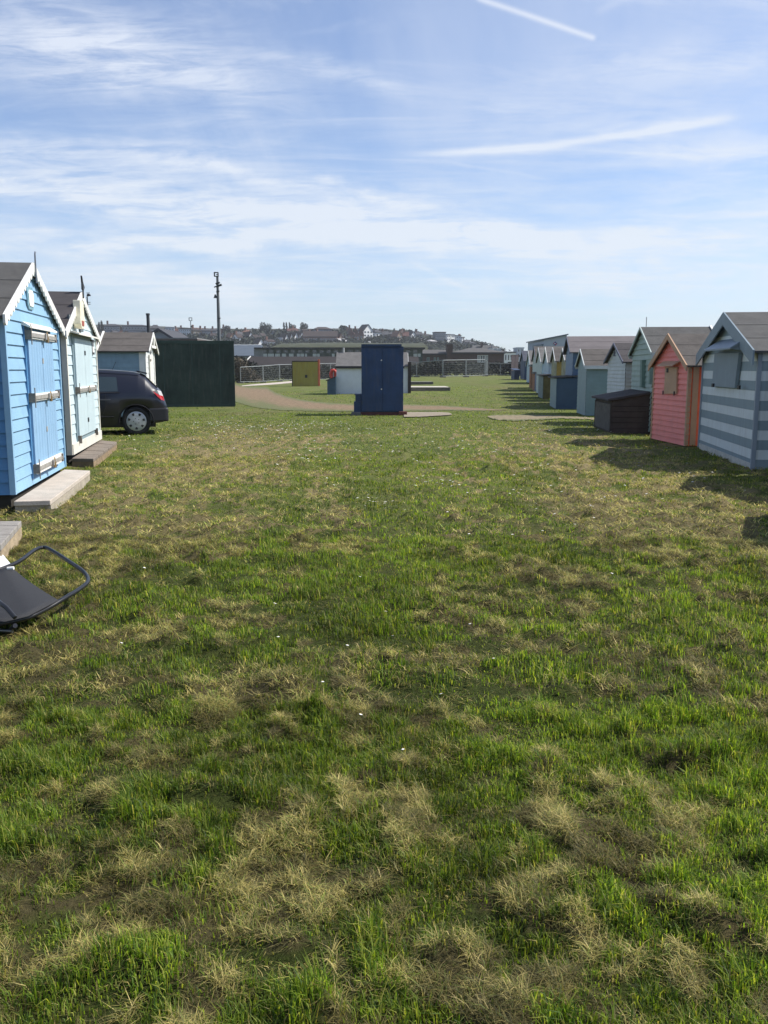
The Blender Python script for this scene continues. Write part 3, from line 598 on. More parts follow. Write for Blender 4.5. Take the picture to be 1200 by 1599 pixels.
# green container
cA=G(369,635); cY=cA.y
grn=mat('dark_green_sheet',(.018,.036,.028),.75,.35,1.3,.25,9,col2=(.038,.058,.046),streak=.35)
ct=empty('storage_container',(cA.x-3.02*math.cos(R(9.5)),cY-3.02*math.sin(R(9.5)),0),R(9.5),'dark green container with flat seamed sides, behind the dark hatchback','container')
b=MB(); b.box(-3.0,3.0,0,2.4,.05,2.50)
b.build('body',grn,ct,.02)
b=MB()
for x in (-2.99,-1.87,-.79,.29,1.37,2.44,2.97): b.box(x-.02,x+.02,-.012,-.001,.06,2.46)
b.box(-3.0,3.0,-.03,-.0005,2.44,2.56); b.box(-3.0,3.0,-.03,-.0005,-.02,.09); b.build('side_seams',mat('green_seam',(.035,.06,.05),.75,.3,3),ct)
b=MB(); 
for i in range(60): x=-3+.1*i; b.box(x,x+.1,0,2.4,2.501,2.53+.03*random.random())
b.build('roof_edge',mat('mossy_top',(.06,.065,.05),.95,.4,6),ct)
for x in (-2.9,2.9): bx('corner_post',grn,ct,x-.09,x+.09,-.045,-.031,-.0,2.55)
# floodlight masts
def flood(u,vt,Y,label,lamps,name='floodlight_mast'):
    p=P(u,577,Y); z0=gz(p.x,p.y); o=empty(name,(p.x,p.y,z0),0,label,'floodlight'); zz=lambda v:P(u,v,Y).z-z0; k=Y/F
    b=MB(); b.tube([(0,0,-.2),(0,0,zz(vt)*.6),(-.0,0,zz(vt+5))],[.10,.085,.06],8); b.build('pole',mat('mast_grey',(.10,.11,.12),.6,.2),o)
    for du,v,sz,kind in lamps:
        b=MB(); x=du*k; z=zz(v); r=sz*k/2
        if kind=='box': b.box(x-r,x+r,-.18,.12,z-r*.75,z+r*.75)
        elif kind=='bell': b.tube([(x,0,z+r),(x,0,z+r*.4),(x,0,z-r)],[r*.25,r*.5,r],8)
        elif kind=='ring':
            b.box(x-r,x+r,-.1,.1,z+r*.7,z+r); b.box(x-r,x+r,-.1,.1,z-r,z-r*.7); b.box(x-r,x-r*.7,-.1,.1,z-r*.7,z+r*.7); b.box(x+r*.7,x+r,-.1,.1,z-r*.7,z+r*.7)
        else: b.tube([(x-r,-.1,z-r*.3),(x+r,-.15,z+r*.3)],r*.5,7)
        lo=b.build('lamp',mat('lamp_housing',(.05,.055,.06),.5,.2),o)
        if abs(du)>1:
            b=MB(); b.tube([(0,0,z),(x,0,z)],.03,5); b.build('bracket',mat('mast_grey',(.1,.11,.12)),lo)
    return o
flood(344,427,46,'tall slim floodlight mast with a cluster of lamps, behind the green container',[(-1.5,428.5,6.5,'ring'),(1,442.5,6,'tube'),(3.5,446,6.5,'tube'),(-2.5,448,4,'tube'),(.8,455.5,4.5,'tube'),(-4,462.5,5.5,'bell'),(2,497.5,3.5,'tube')])
flood(300.5,496,150,'small distant floodlight on a pole above the green container',[(0,498.5,5,'ring'),(1.5,510,3.5,'tube')])
# hatchback car
def car():
    hub=P(214.5,659.5,20.0); s=1; o=empty('parked_car',(0,0,0),math.pi,'dark navy hatchback parked side-on between the pale hut and the green container','car')
    TH=R(15.5); o.rotation_euler=(0,0,math.pi+TH); wc=Matrix.Rotation(math.pi+TH,3,'Z')@Vector((.67,.86,0)); hb=G(214.5,680); o.location=(hb.x-wc.x,hb.y-wc.y,0)
    L=4.25
    # stations: x, sill z, waist z, roof z, half widths sill, waist, roof
    st=[(0,.34,.62,.66,.60,.70,.66),(.04,.30,.66,.80,.68,.78,.70),(.10,.28,.80,.97,.74,.82,.66),(.20,.27,.90,1.06,.78,.85,.64),(.33,.26,.93,1.19,.80,.86,.63),(.45,.25,.945,1.31,.81,.865,.63),(.60,.25,.95,1.385,.82,.87,.63),(.85,.24,.955,1.41,.83,.87,.635),
        (1.2,.22,.95,1.435,.84,.875,.64),(1.7,.21,.945,1.455,.84,.875,.645),(2.2,.21,.94,1.45,.84,.875,.64),(2.6,.21,.935,1.40,.84,.875,.62),(2.9,.21,.93,1.24,.84,.87,.62),(3.2,.21,.92,1.03,.84,.865,.64),(3.4,.21,.88,.95,.83,.86,.66),(3.7,.22,.82,.89,.81,.83,.62),(4.0,.24,.72,.80,.74,.76,.58),(4.2,.28,.60,.66,.60,.64,.50),(4.25,.34,.56,.58,.50,.52,.42)]
    def at(x):
        for a,b_ in zip(st,st[1:]):
            if a[0]<=x<=b_[0]:
                t=(x-a[0])/(b_[0]-a[0]); return [a[i]+(b_[i]-a[i])*t for i in range(7)]
    wx=(.67,3.30); wr=.36
    xs_=sorted(set([s_[0] for s_ in st]+[round(w_+wr*math.cos(math.pi*k/14),3) for w_ in wx for k in range(15)]))
    b=MB(); rows=[]
    for x in xs_:
        _,sz,wz,rz,sw,ww,rw=at(x); zl=sz
        for w_ in wx:
            if abs(x-w_)<=wr: zl=max(sz,.31+math.sqrt(max(0,wr*wr-(x-w_)**2)))
        mid=max(zl+.02,.5)
        half=[(sw-.02,zl),(min(ww,sw+.045),mid),(ww+.006,max(mid+.01,wz-.14)),(ww-.015,wz),(rw+(ww-rw)*.25,wz+(rz-wz)*.72),(rw-.03,rz-.025),(rw*.6,rz+.01),(0,rz+.02)]
        rows.append([(x,y,z) for y,z in half]+[(x,-y,z) for y,z in half[-2::-1]])
    n=len(rows[0]); b.add([p_ for r_ in rows for p_ in r_],[(i*n+j,i*n+j+1,(i+1)*n+j+1,(i+1)*n+j) for i in range(len(rows)-1) for j in range(n-1)],0,True)
    b.add(rows[0],[tuple(range(n))],0); b.add(rows[-1],[tuple(range(n))],0)
    paint=mat('navy_car_paint',(.007,.008,.016),.3,.1,3,spec=.4,coat=.55)
    bo=b.build('body',paint,o)
    gl=glass('car_glass',(.025,.04,.045))
    def side(xa,xb,fa,fb,name,m,off=.006,xa2=None,xb2=None,par=o,sg=1):
        q=MB(); n_=8; vs=[]
        for i in range(n_+1):
            for f,x0_,x1_ in ((fa,xa,xb),((fa+fb)/2,None,None),(fb,xa2 if xa2 is not None else xa,xb2 if xb2 is not None else xb)):
                if x0_ is None: x=((xa+(xa2 if xa2 is not None else xa))/2)*(1-i/n_)+((xb+(xb2 if xb2 is not None else xb))/2)*i/n_
                else: x=x0_+(x1_-x0_)*i/n_
                _,sz,wz,rz,sw,ww,rw=at(x); z=wz+(rz-wz)*f
                ytop=rw+(ww-rw)*.25; y=(ww-.015)+(ytop-(ww-.015))*f/.72
                vs.append((x,sg*(y+off),z))
        q.add(vs,[(i*3+j,i*3+j+1,(i+1)*3+j+1,(i+1)*3+j) for i in range(n_) for j in (0,1)]); return q.build(name,m,par)
    for sg in (1,-1):
        side(1.04,1.50,.05,.70,'rear_side_window',gl,xa2=1.06,xb2=1.48,sg=sg); side(1.56,2.25,.05,.70,'side_window',gl,xb2=2.2,sg=sg); side(2.33,2.95,.05,.66,'side_window',gl,xb2=2.62,sg=sg)
        q=MB(); q.tube([(x,sg*(at(x)[6]+.012),at(x)[3]-.0) for x in (.55,.7,.85,1.2,1.7,2.2,2.6,2.8)],.014,6); q.build('roof_rail_trim',mat('bright_trim',(.32,.34,.36),.35,.1,metal=.6),o)
        q=MB(); q.tube([(x,sg*(at(x)[5]+.004),at(x)[2]-.002) for x in (1.0,1.3,1.8,2.3,2.9)],.010,5); q.build('waist_trim',PAL['black'],o)
        q=MB(); q.box(1.20,1.45,sg*.875 if sg>0 else -.90,.90 if sg>0 else -.875,.785,.81); q.build('door_handle',mat('handle_grey',(.10,.10,.11),.4,.1),o)
        # tail light wraps the corner
        q=MB(); vs=[(.30,sg*.868,.985),(.20,sg*.86,1.0),(.115,sg*.80,.975),(.07,sg*.76,.86),(.05,sg*.74,.76),(.12,sg*.835,.78),(.20,sg*.862,.86)]
        cx=[sum(v_[i] for v_ in vs)/7 for i in range(3)]; cx[1]+=sg*.02
        up_=[0,1,2]; 
        q.add([cx]+vs,[(0,1,2),(0,2,3),(0,3,4)],0); q.add([cx]+vs,[(0,4,5),(0,5,6),(0,6,7),(0,7,1)],1)
        tl=q.build('tail_light',[mat('clear_lens',(.62,.60,.60),.15,.05,spec=.7),mat('red_lens',(.45,.02,.02),.15,.1,spec=.7)],o)
        # wheel arch lip and wheels
        for w_ in wx:
            q=MB(); q.tube([(w_+.37*math.cos(a_),sg*.862,.31+.37*math.sin(a_)) for a_ in [R(-8)+R(196)*k/20 for k in range(21)]],.016,6); q.build('wheel_arch',mat('arch_dark',(.018,.018,.02),.8,.1,spec=.1),o)
            q=MB(); prof=[(.0,.80),(.20,.80),(.215,.845),(.255,.86),(.30,.85),(.318,.82),(.318,.67),(.29,.64),(0,.64)]
            vs=[];nn=40
            for k in range(nn):
                a_=2*math.pi*k/nn; vs+=[(w_+r_*math.cos(a_),sg*y,.315+r_*math.sin(a_)) for r_,y in prof]
            m_=len(prof); q.add(vs,[(k*m_+j,k*m_+j+1,((k+1)%nn)*m_+j+1,((k+1)%nn)*m_+j) for k in range(nn) for j in range(m_-1)],0,True)
            wh=q.build('wheel',mat('tyre',(.016,.016,.017),.85,.2,20),o)
            q=MB(); nn=36; vs=[(w_,sg*.868,.315)]
            for rr_,y in ((.06,.868),(.13,.858),(.19,.862),(.217,.850)): vs+=[(w_+rr_*math.cos(2*math.pi*k/nn),sg*y,.315+rr_*math.sin(2*math.pi*k/nn)) for k in range(nn)]
            fs=[(0,1+k,1+(k+1)%nn) for k in range(nn)]
            for j in range(3): fs+=[(1+j*nn+k,1+j*nn+(k+1)%nn,1+(j+1)*nn+(k+1)%nn,1+(j+1)*nn+k) for k in range(nn)]
            q.add(vs,fs,0,True); hc=q.build('hubcap',mat('hubcap_silver',(.44,.45,.46),.38,.08,10,metal=.35),wh)
            q=MB()
            for k in range(7):
                a_=2*math.pi*k/7+.25; tri=[(.135,0),(.187,-.13),(.190,.13)]
                vs=[]
                for r_,da in ((.125,0),(.150,-.17),(.185,-.14),(.188,.14),(.150,.17)): vs.append((w_+r_*math.cos(a_+da),sg*.866,.315+r_*math.sin(a_+da)))
                q.add(vs,[(0,1,2,3,4)])
            for k in range(5):
                a_=2*math.pi*k/5; q.add([(w_+.062*math.cos(a_)+.011*math.cos(c_),sg*.872,.315+.062*math.sin(a_)+.011*math.sin(c_)) for c_ in [j*math.pi/3 for j in range(6)]],[tuple(range(6))])
            q.build('hubcap_holes',PAL['black'],hc)
    q=MB(); q.prism([(-.03,-.80),(.02,-.84),(.40,-.872),(.40,.872),(.02,.84),(-.03,.80)],lambda a_,c_,t:(a_,c_,t),.30,.60); bm_=q.build('rear_bumper',mat('bumper_dark',(.015,.015,.019),.4,.1),o,.03)
    q=MB(); q.add([(.165,-.56,1.04),(.165,.56,1.04),(.50,.54,1.335),(.50,-.54,1.335)],[(0,1,2,3)]); 
    for i_,v_ in enumerate(q.v): q.v[i_]=(v_[0]-.012,v_[1],v_[2]+.035)
    q.build('rear_window',gl,o)
    q=MB(); q.add([(2.68,-.56,1.395),(2.68,.56,1.395),(3.16,.60,1.075),(3.16,-.60,1.075)],[(0,1,2,3)]); q.build('windscreen',gl,o)
    q=MB(); q.prism([(.40,1.345),(.62,1.405),(.62,1.43),(.40,1.38)],lambda a_,c_,t:(a_,t,c_),-.56,.56); q.build('rear_spoiler',paint,o,.006)
    for sg in (1,-1):
        for xx in (1.30,2.36,3.02):
            pz=[.34,.5,.65,.81,at(xx)[2]-.01]; q=MB(); q.tube([(xx-(.18 if xx<2 and z_<.6 else 0)*(.6-z_)/.3*-1,sg*((at(xx)[5]+.0065) if z_>.45 else at(xx)[4]+.03),z_) for z_ in pz],.004,4); q.build('panel_gap',PAL['black'],o)
        q=MB(); q.tube([(1.15,sg*(at(1.15)[4]+.035),.42),(2.2,sg*(at(2.2)[4]+.035),.42),(2.9,sg*(at(2.9)[4]+.035),.42)],.016,6); q.build('side_trim',mat('arch_dark',(.018,.018,.02)),o)
    for y in (-.52,.52):
        q=MB(); q.tube([(4.22,y-.12,.66),(4.225,y+.12,.66)],.07,10); q.build('headlight',mat('clear_lens',(.62,.60,.60)),o)
    q=MB(); q.tube([(1.15,0,1.45),(1.07,0,1.62)],.005,5); q.build('aerial',PAL['black'],o)
    q=MB(); q.prism([(.25,-.62),(3.8,-.62),(3.8,.62),(.25,.62)],lambda a_,c_,t:(a_,c_,t),.17,.34); q.build('underbody',PAL['black'],o)
car()
# folding chair lying on the grass
def chair():
    o=empty('folding_chair',(0,0,0),0,'black folding chair with tubular frame lying in the grass at the left edge','chair')
    gm=lambda u,v,z:Vector((*Gz(u,v,z),z))
    blk=mat('black_tube',(.013,.013,.015),.32,.1,10,spec=.5); fab=mat('black_sling_fabric',(.022,.022,.024),.7,.15,60,.4,300)
    ctl=[(-60,980,.10),(-20,976,.10),(8,973,.10),(45,964,.11),(75,950,.12),(100,935,.14),(125,920,.15),(138,907,.16),(131,893,.17),(108,877,.19),(85,862,.20),(70,855,.20),(55,859,.20),(35,874,.19),(15,884,.18),(-20,896,.17),(-60,908,.16)]
    pts=[gm(*c) for c in ctl]; sm=[]
    for i in range(len(pts)-1):
        p0,p1,p2,p3=pts[max(i-1,0)],pts[i],pts[i+1],pts[min(i+2,len(pts)-1)]
        for k in range(5):
            t=k/5; sm.append(.5*((2*p1)+(-p0+p2)*t+(2*p0-5*p1+4*p2-p3)*t*t+(-p0+3*p1-3*p2+p3)*t**3))
    sm.append(pts[-1]); b=MB(); b.tube(sm,.0135,10); b.build('frame',blk,o)
    fa=[gm(*c) for c in [(-60,980,.11),(8,973,.11),(45,964,.12),(92,939,.14)]]; fb=[gm(*c) for c in [(-60,908,.17),(-20,896,.17),(2,890,.18),(16,886,.18)]]
    b=MB(); n=10; vs=[]
    for a_,c_ in zip([fa[0].lerp(fa[1],.5),fa[1],fa[2],fa[3]],[fb[0],fb[1],fb[2],fb[3]]):
        for k in range(n+1):
            t=k/n; q=a_.lerp(c_,t); vs.append((q.x,q.y,q.z-.012*math.sin(math.pi*t)+.004))
    fs=[(i*(n+1)+k,i*(n+1)+k+1,(i+1)*(n+1)+k+1,(i+1)*(n+1)+k) for i in range(3) for k in range(n)]
    b.add(vs,fs,0,True); f=b.build('sling',fab,o); sm_=f.modifiers.new('s','SOLIDIFY'); sm_.thickness=.003
    b=MB(); b.tube([gm(24,965,.145),gm(10,949,.19),gm(-5,937,.20),gm(-40,925,.20)],.012,8); b.build('armrest_tube',blk,o)
    b=MB(); b.tube([gm(20,986,.05),gm(-10,984,.05),gm(-60,984,.05)],.011,8); b.build('leg',mat('steel_leg',(.20,.2,.2),.35,.1,metal=.8),o)
    b=MB(); b.tube([gm(18,982,.05),gm(24,977,.085)],.013,8); b.build('foot',blk,o)
    b=MB(); c_=gm(17,888,.185); b.tube([c_+Vector((-.02,0,0)),c_+Vector((.02,0,.004))],.012,8); b.build('end_cap',white,o)
    # white board propped behind it
    w_=empty('white_board',(0,0,0),0,'plain white board lying behind the black folding chair at the left edge','board')
    b=MB(); q=[gm(-70,850,.04),gm(-6,857,.04),gm(16,884,.09),gm(-70,905,.10)]; nrm=Vector((0,0,.012))
    b.add([p_ for p_ in q]+[p_+nrm for p_ in q],[(0,1,2,3),(4,5,6,7),(0,1,5,4),(1,2,6,5),(2,3,7,6),(3,0,4,7)]); b.build('panel',mat('white_plastic',(.82,.82,.82),.4,.03),w_)
    b=MB(); b.tube([p_+nrm*.5 for p_ in q],.010,6,closed=True); b.build('rim',mat('white_plastic',(.82,.82,.82)),w_)
chair()
# ================================================================== MIDDLE DISTANCE
cb_=mat('navy_cabinet_paint',(.014,.040,.105),.5,.22,2.5,.2,20,streak=.22)
a=G(565,648.5); c=G(630,648.5); W=c.x-a.x; cab=empty('tall_cabinet',((a.x+c.x)/2,a.y,0),0,'tall navy blue double-door cabinet standing on red timbers mid-field','cabinet')
zt=P(600,541,a.y).z
b=MB(); b.box(-W/2,W/2,.03,1.0,.10,zt); b.build('carcass',cb_,cab,.006)
for sg in (-1,1):
    b=MB(); b.box(sg*W/2 if sg<0 else .004,-.004 if sg<0 else W/2,-.002,.028,.13,zt-.06); d_=b.build('door',cb_,cab,.004)
    b=MB(); b.box(sg*.03-.015,sg*.03+.015,-.02,-.003,.9,1.12); b.build('handle',cb_,d_)
b=MB(); b.prism([(-.04,zt),(1.06,zt),(1.06,zt+.05),(-.04,zt+.07)],lambda p_,q,s:(s,p_,q),-W/2-.0,W/2-.06); b.build('top',cb_,cab)
for sx in (-1,1):
    for z in (.4,1.1,1.85):
        b=MB(); b.tube([(sx*(W/2-.02),-.012,z-.06),(sx*(W/2-.02),-.012,z+.06)],.014,6); b.build('hinge',mat('dull_navy_steel',(.05,.07,.10),.5,.2,20),cab)
for z in (1.74,.83):
    b=MB(); b.tube([(-.03,-.03,z),(-.03,-.003,z)],.022,8); b.build('lock',mat('lock_steel',(.6,.6,.58),.35,.1,metal=.7),cab)
b=MB(); b.box(-W/2-.05,W/2+.02,0.02,1.0,.0,.098); b.build('base_timber',mat('red_timber',(.10,.035,.03),.8,.25,8),cab)
b=MB(); b.box(W/2-.14,W/2+.12,-.14,.12,-.02,.12); b.build('corner_block',mat('red_block',(.13,.045,.035),.8,.25,8),cab,.01)
s0=G(553,648); sbx=empty('side_box',((s0.x+a.x)/2-.0,a.y+.1,0),0,'low navy box with sloping lid against the left side of the tall cabinet','box')
w2=(a.x-s0.x)-.01; zs=P(556,619,a.y).z
b=MB(); b.box(-w2/2,w2/2,0,.85,.08,zs-.17); b.box(-w2/2+.05,w2/2,.01,.84,zs-.17,zs+.04); b.build('body',cb_,sbx,.005)
b=MB(); b.box(-w2/2+.02,w2/2,-.01,.86,zs+.0405,zs+.07); b.build('lid',cb_,sbx)
b=MB(); b.box(-w2/2-.08,-w2/2+.22,-.15,.1,-.02,.10); b.build('block',mat('grey_block',(.14,.14,.13),.9,.2),sbx,.01)
# white shed behind it
wl=mat('white_render_wall',(.66,.68,.68),.7,.06,3,.1,20); 
a=G(526,615.5); c=G(637,612); shx=(a.x+c.x)/2; W=c.x-a.x; Y0=a.y
ze=P(540,571,Y0).z; zr=P(540,551.5,Y0+1.0).z
o=empty('white_shed',(shx,Y0,0),0,'white walled shed with grey felt roof, half hidden by the tall navy cabinet','shed')
b=MB(); b.box(-W/2,W/2,0,2.4,0,ze); b.prism([(0,ze),(2.4,ze),(1.2,zr)],lambda p_,q,s:(s,p_,q),-W/2,W/2); b.build('wall',wl,o)
rf=MB(); sl=(zr-ze)/1.2
for y0,y1 in ((-.12,1.2),(2.52,1.2)):
    z0_=ze-.12*sl; rf.prism([(y0,z0_+.002),(y1,zr+.01),(y1,zr+.06),(y0,z0_+.05)],lambda p_,q,s:(s,p_,q),-W/2-.04,W/2-.02)
rfo=rf.build('roof',PAL['felt_l'],o)
bx('eaves_board',mat('dark_fascia',(.03,.03,.032),.7,.2),o,-W/2-.05,W/2-.24,-.15,-.121,ze-.16,ze-.03)
vx=P(537,551,Y0+1.2).x-shx
b=MB(); b.tube([(vx,1.2,zr),(vx,1.2,P(537,543,Y0+1.2).z)],.05,8); b.build('vent_pipe',mat('pipe_pale',(.45,.45,.43),.6,.1),o)
bx('dark_post',mat('dark_stained_post',(.05,.04,.035),.9,.3),o,W/2-.04,W/2+.14,-.15,.05,0,P(640,565,Y0).z)
# blue lean-to and life ring
p=G(518,616.5); q=P(511,592,p.y); lt=empty('lean_to_box',(p.x,p.y+.2,0),0,'dark blue sloping storage box against the left end of the white shed','storage box')
w_=P(526,600,p.y).x-q.x; x0=q.x-p.x; zh=P(524,589,p.y).z; zl=P(512,594.5,p.y).z
b=MB(); b.prism([(x0,0),(x0+w_-.05,0),(x0+w_-.05,zh),(x0,zl)],lambda p_,q_,s:(p_,s,q_),0,1.5); b.build('body',mat('slate_blue_paint',(.05,.09,.13),.6,.15),lt)
b=MB(); b.prism([(x0-.08,zl-.02),(x0+w_-.05,zh+.005),(x0+w_-.05,zh+.05),(x0-.08,zl+.03)],lambda p_,q_,s:(p_,s,q_),-.08,1.56); b.build('lid',PAL['felt_d'],lt)
rr_=P(521,584.5,Y0+6); lb=empty('life_ring_stand',(rr_.x,rr_.y,0),0,'red life ring on a post beside the white shed','life ring')
b=MB(); b.tube([(0,.05,0),(0,.05,rr_.z+.4)],.06,7); b.build('post',mat('stand_post',(.4,.4,.38),.7,.1),lb)
b=MB(); R0=.20; b.tube([(R0*math.cos(2*math.pi*k/20),-.06,rr_.z+R0*1.3*math.sin(2*math.pi*k/20)) for k in range(20)],.075,8,closed=True); b.build('ring',mat('life_ring_red',(.50,.06,.045),.5,.1),lb)
bx('backboard',mat('life_ring_red',(.50,.06,.045)),lb,-.2,.2,.0,.03,rr_.z-.35,rr_.z+.35)
# yellow plywood box with orange post
a=G(457.5,603.3); c=G(495.5,603.3); W=c.x-a.x; zt=P(476,565,a.y).z
o=empty('plywood_enclosure',((a.x+c.x)/2,a.y,gz(a.x,a.y)),0,'mossy yellow plywood enclosure with an orange post at its right corner','enclosure')
b=MB(); b.box(-W/2,W/2,0,1.6,.0,zt); b.build('panel',mat('mossy_plywood',(.42,.31,.05),.85,.3,2.2,.2,10,col2=(.33,.29,.07),grain=(2,2,.4),streak=.4),o)
bx('rim',mat('rim_dark',(.04,.035,.03),.8,.2),o,-W/2-.04,W/2+.04,-.04,1.64,zt+.001,zt+.08)
bx('left_edge',mat('rim_dark',(.04,.035,.03)),o,-W/2-.06,-W/2-.001,-.03,.03,0,zt)
b=MB(); zc=P(499,561,a.y).z; b.box(W/2+.005,W/2+.17,-.06,.10,0,zc); b.build('post',mat('orange_red_paint',(.50,.12,.055),.6,.1),o)
bx('latch',PAL['black'],o,-.02,.18,-.03,-.001,zt*.35,zt*.47)
# raised slab edges right of shed
def slabpix(label,u0,u1,v,h_,dep,m,em):
    a=G(u0,v); c=G(u1,v); z0=gz(a.x,a.y); o=empty('raised_slab',((a.x+c.x)/2,a.y,z0),0,label,'concrete base'); W=c.x-a.x
    bx('kerb',em,o,-W/2,W/2,0,.12,-.05,h_,bevel=.01); bx('top',m,o,-W/2,W/2,.1205,dep,-.05,h_-.01); return o
slabpix('longer pale concrete hut base with dark front edge, right of the white shed',641,704.5,611,.24,4.6,mat('slab_pale',(.42,.39,.33),.9,.12,3,.3,40),mat('slab_edge',(.12,.11,.095),.9,.25,6))
slabpix('shorter dark concrete hut base behind the longer pale one',641,678,601,.22,3.0,mat('slab_dark',(.18,.17,.14),.9,.2,3),mat('slab_edge',(.12,.11,.095)))
# ---- temporary fences
gal=mat('galvanised_fence',(.22,.24,.24),.6,.15,3,metal=.2); foot=mat('fence_foot',(.10,.095,.085),.9,.2)
ORD=['first','second','third','fourth','fifth','sixth']
def fence(nodes,label,nw=12):
    """nodes: photo pixels of post feet and tops: (u, vfoot, vtop)"""
    for i,(a_,c_) in enumerate(zip(nodes,nodes[1:])):
        p=G(a_[0],a_[1]); q=G(c_[0],c_[1]); hp=P(a_[0],a_[2],p.y).z-p.z; hq=P(c_[0],c_[2],q.y).z-q.z
        d=Vector((q.x-p.x,q.y-p.y,q.z-p.z)); L_=math.hypot(d.x,d.y)
        o=empty('fence_panel',p,0,ORD[i]+' from the left '+label,'fence panel','temporary mesh fence panels')
        d2=d*.985; top=Vector((d2.x,d2.y,d2.z+hq)); tp=Vector((0,0,hp))
        b=MB(); b.tube([(0,0,0),tp],.04,6); b.tube([d2,top],.04,6); b.tube([tp,top],.045,6); b.tube([Vector((0,0,.15)),d2+Vector((0,0,.15))],.035,6); b.build('frame',gal,o)
        b=MB(); n=max(8,int(L_/.28))
        for k in range(1,n):
            t=k/n; b.tube([d2*t+Vector((0,0,.15)),tp.lerp(top,t)],.0045,3,cap=False)
        for k in range(1,7):
            f=k/7; b.tube([tp*f+Vector((0,0,.15*(1-f))),d2.lerp(top,f)+Vector((0,0,.15*(1-f)))],.0045,3,cap=False)
        b.build('mesh',gal,o)
        bx('foot',foot,o,-.35,.35,-.15,.15,-.02,.14,bevel=.02)
fence([(376,598.5,573.5),(411.5,597.5,571.5),(437.5,595.5,569.5),(457,595,569),(482,594.5,568.5),(517,593.5,567.5),(543,592.5,567.5)],'of the mesh fence panels left of the navy cabinet')
fence([(640,589,565),(651,589,566),(692,589.5,562.5),(728,589,562),(757,587.5,561.5)],'of the taller mesh fence panels right of the navy cabinet')
fence([(758.0,587.5,561.5),(762,586.5,567),(782,586.5,567.5),(806,586.5,568),(838,586.5,568)],'of the lower mesh fence panels below the hipped brick building')
# ================================================================== RIGHT ROW
GRP='beach huts and stores along the right side'
sb=(.22,.285,.31); sw=(.60,.645,.64)
frS=Frame(G(1092,700),G(1175,735)); bandS=1.69/12
stm=stripes('striped_paint',sb,sw,bandS,.02)
gblue=mat('grey_blue_paint',(.20,.255,.29),.55,.08,5,.12,60,streak=.15)
hS=hut('blue and white striped hut with a closed shuttered hatch, nearest on the right',frS,.02,1.71,2.32,3.2,stm,PAL['felt'],gblue,sidem=stm,board=bandS/1,of=.10,os_=.10,bw=.20,gap=.004,trimm=mat('trim_pale_blue',(.25,.29,.33),.55,.08,5,streak=.2),trimw=.03,group=GRP,z0=0)
facepanel(hS,frS,'hatch',gblue,[(1112,603),(1147,606),(1154,551),(1116,551)],.012,.07,.004)
hx=[frS.loc(1115,553,.1)[0],frS.loc(1156,551,.1)[0]]; b=MB(); z_=frS.loc(1130,551,.1)[1]
b.prism([(-.01,z_+.22),(-.26,z_+.06),(-.26,z_+.035),(-.01,z_+.19)],lambda p,q,s:(s,p,q),hx[0]-.05,hx[1]+.05); b.prism([(-.01,z_+.19),(-.24,z_+.04),(-.01,z_+.0)],lambda p,q,s:(s,p,q),hx[1]+.0,hx[1]+.02); b.build('hatch_hood',mat('hood_blue',(.20,.25,.29),.5,.1,5),hS)
zb_=frS.loc(1130,604,.1)[1]
for x in hx: bx('hatch_bracket',PAL['black'],hS,x-.05,x+.05,-.10,-.071,zb_-.02,zb_+.04)
bx('white_footing',mat('chalky_footing',(.50,.49,.44),.95,.2,9,.5,60),hS,-frS.W/2-.01,frS.W/2+.012,-.012,.0,-.05,.10)
# pink hut
pk=mat('coral_pink_paint',(.78,.225,.185),.55,.08,5,.12,60,streak=.12); tan=mat('tan_trim',(.46,.28,.17),.6,.1,6,.1,60,streak=.15); orr=mat('orange_side_paint',(.80,.15,.06),.55,.08,5,.1,60)
frP=Frame(G(1018,686),G(1071,698))
hP=hut('coral pink hut with tan gable trim and a small tan shutter',frP,.02,1.55,2.10,3.0,pk,PAL['felt_b'],tan,sidem=orr,trimm=tan,board=.105,of=.09,os_=.10,bw=.10,gap=.024,trimw=.035,battens=(1.9,),group=GRP,z0=0)
bx('side_panel',tan,hP,frP.W/2+.025,frP.W/2+.032,.06,.17,.03,1.5)
facepanel(hP,frP,'shutter',tan,[(1037,615),(1056,615),(1057,573),(1039,573)],.012,.05,.003)
hx=[frP.loc(1036,573,.05)[0],frP.loc(1058,573,.05)[0]]; z_=frP.loc(1047,572,.05)[1]; b=MB(); b.prism([(-.01,z_+.11),(-.17,z_+.02),(-.17,z_),(-.01,z_+.09)],lambda p,q,s:(s,p,q),hx[0]-.05,hx[1]+.06); b.build('shutter_hood',tan,hP)
for x in hx: bx('bolt',PAL['black'],hP,x+(.06 if x==hx[0] else -.10),x+(.10 if x==hx[0] else -.06),-.065,-.051,z_-.56,z_-.48)
bx('latch',PAL['black'],hP,hx[0]+.22,hx[0]+.30,-.065,-.051,z_-.12,z_-.04)
# brown chest
dk=mat('dark_brown_boards',(.055,.043,.036),.9,.3,5,.4,60,streak=.2)
frC=Frame(G(929,667),G(954,677)); o=empty('storage_chest',(frC.mid.x,frC.mid.y,0),frC.rz,'low dark brown timber chest with sloping felt lid, between the striped huts and the teal hut','storage chest',GRP)
o['label']='low dark brown timber chest with a sloping felt lid, in front of the green hut'
b=MB(); W=frC.W; n=6; D_=1.25
for i in range(n):
    z0_,z1_=i*.125,(i+1)*.125-.008; b.box(-W/2,W/2,0+.002*(i%2),D_,z0_,z1_)
b.prism([(0,.742),(D_,.742),(D_,.98)],lambda p,q,s:(s,p,q),-W/2,W/2); b.build('body',dk,o)
b=MB(); b.prism([(-.10,.735),(D_+.05,.985),(D_+.05,1.04),(-.10,.79)],lambda p,q,s:(s,p,q),-W/2-.06,W/2+.06); b.build('lid',PAL['felt_d'],o,.01)
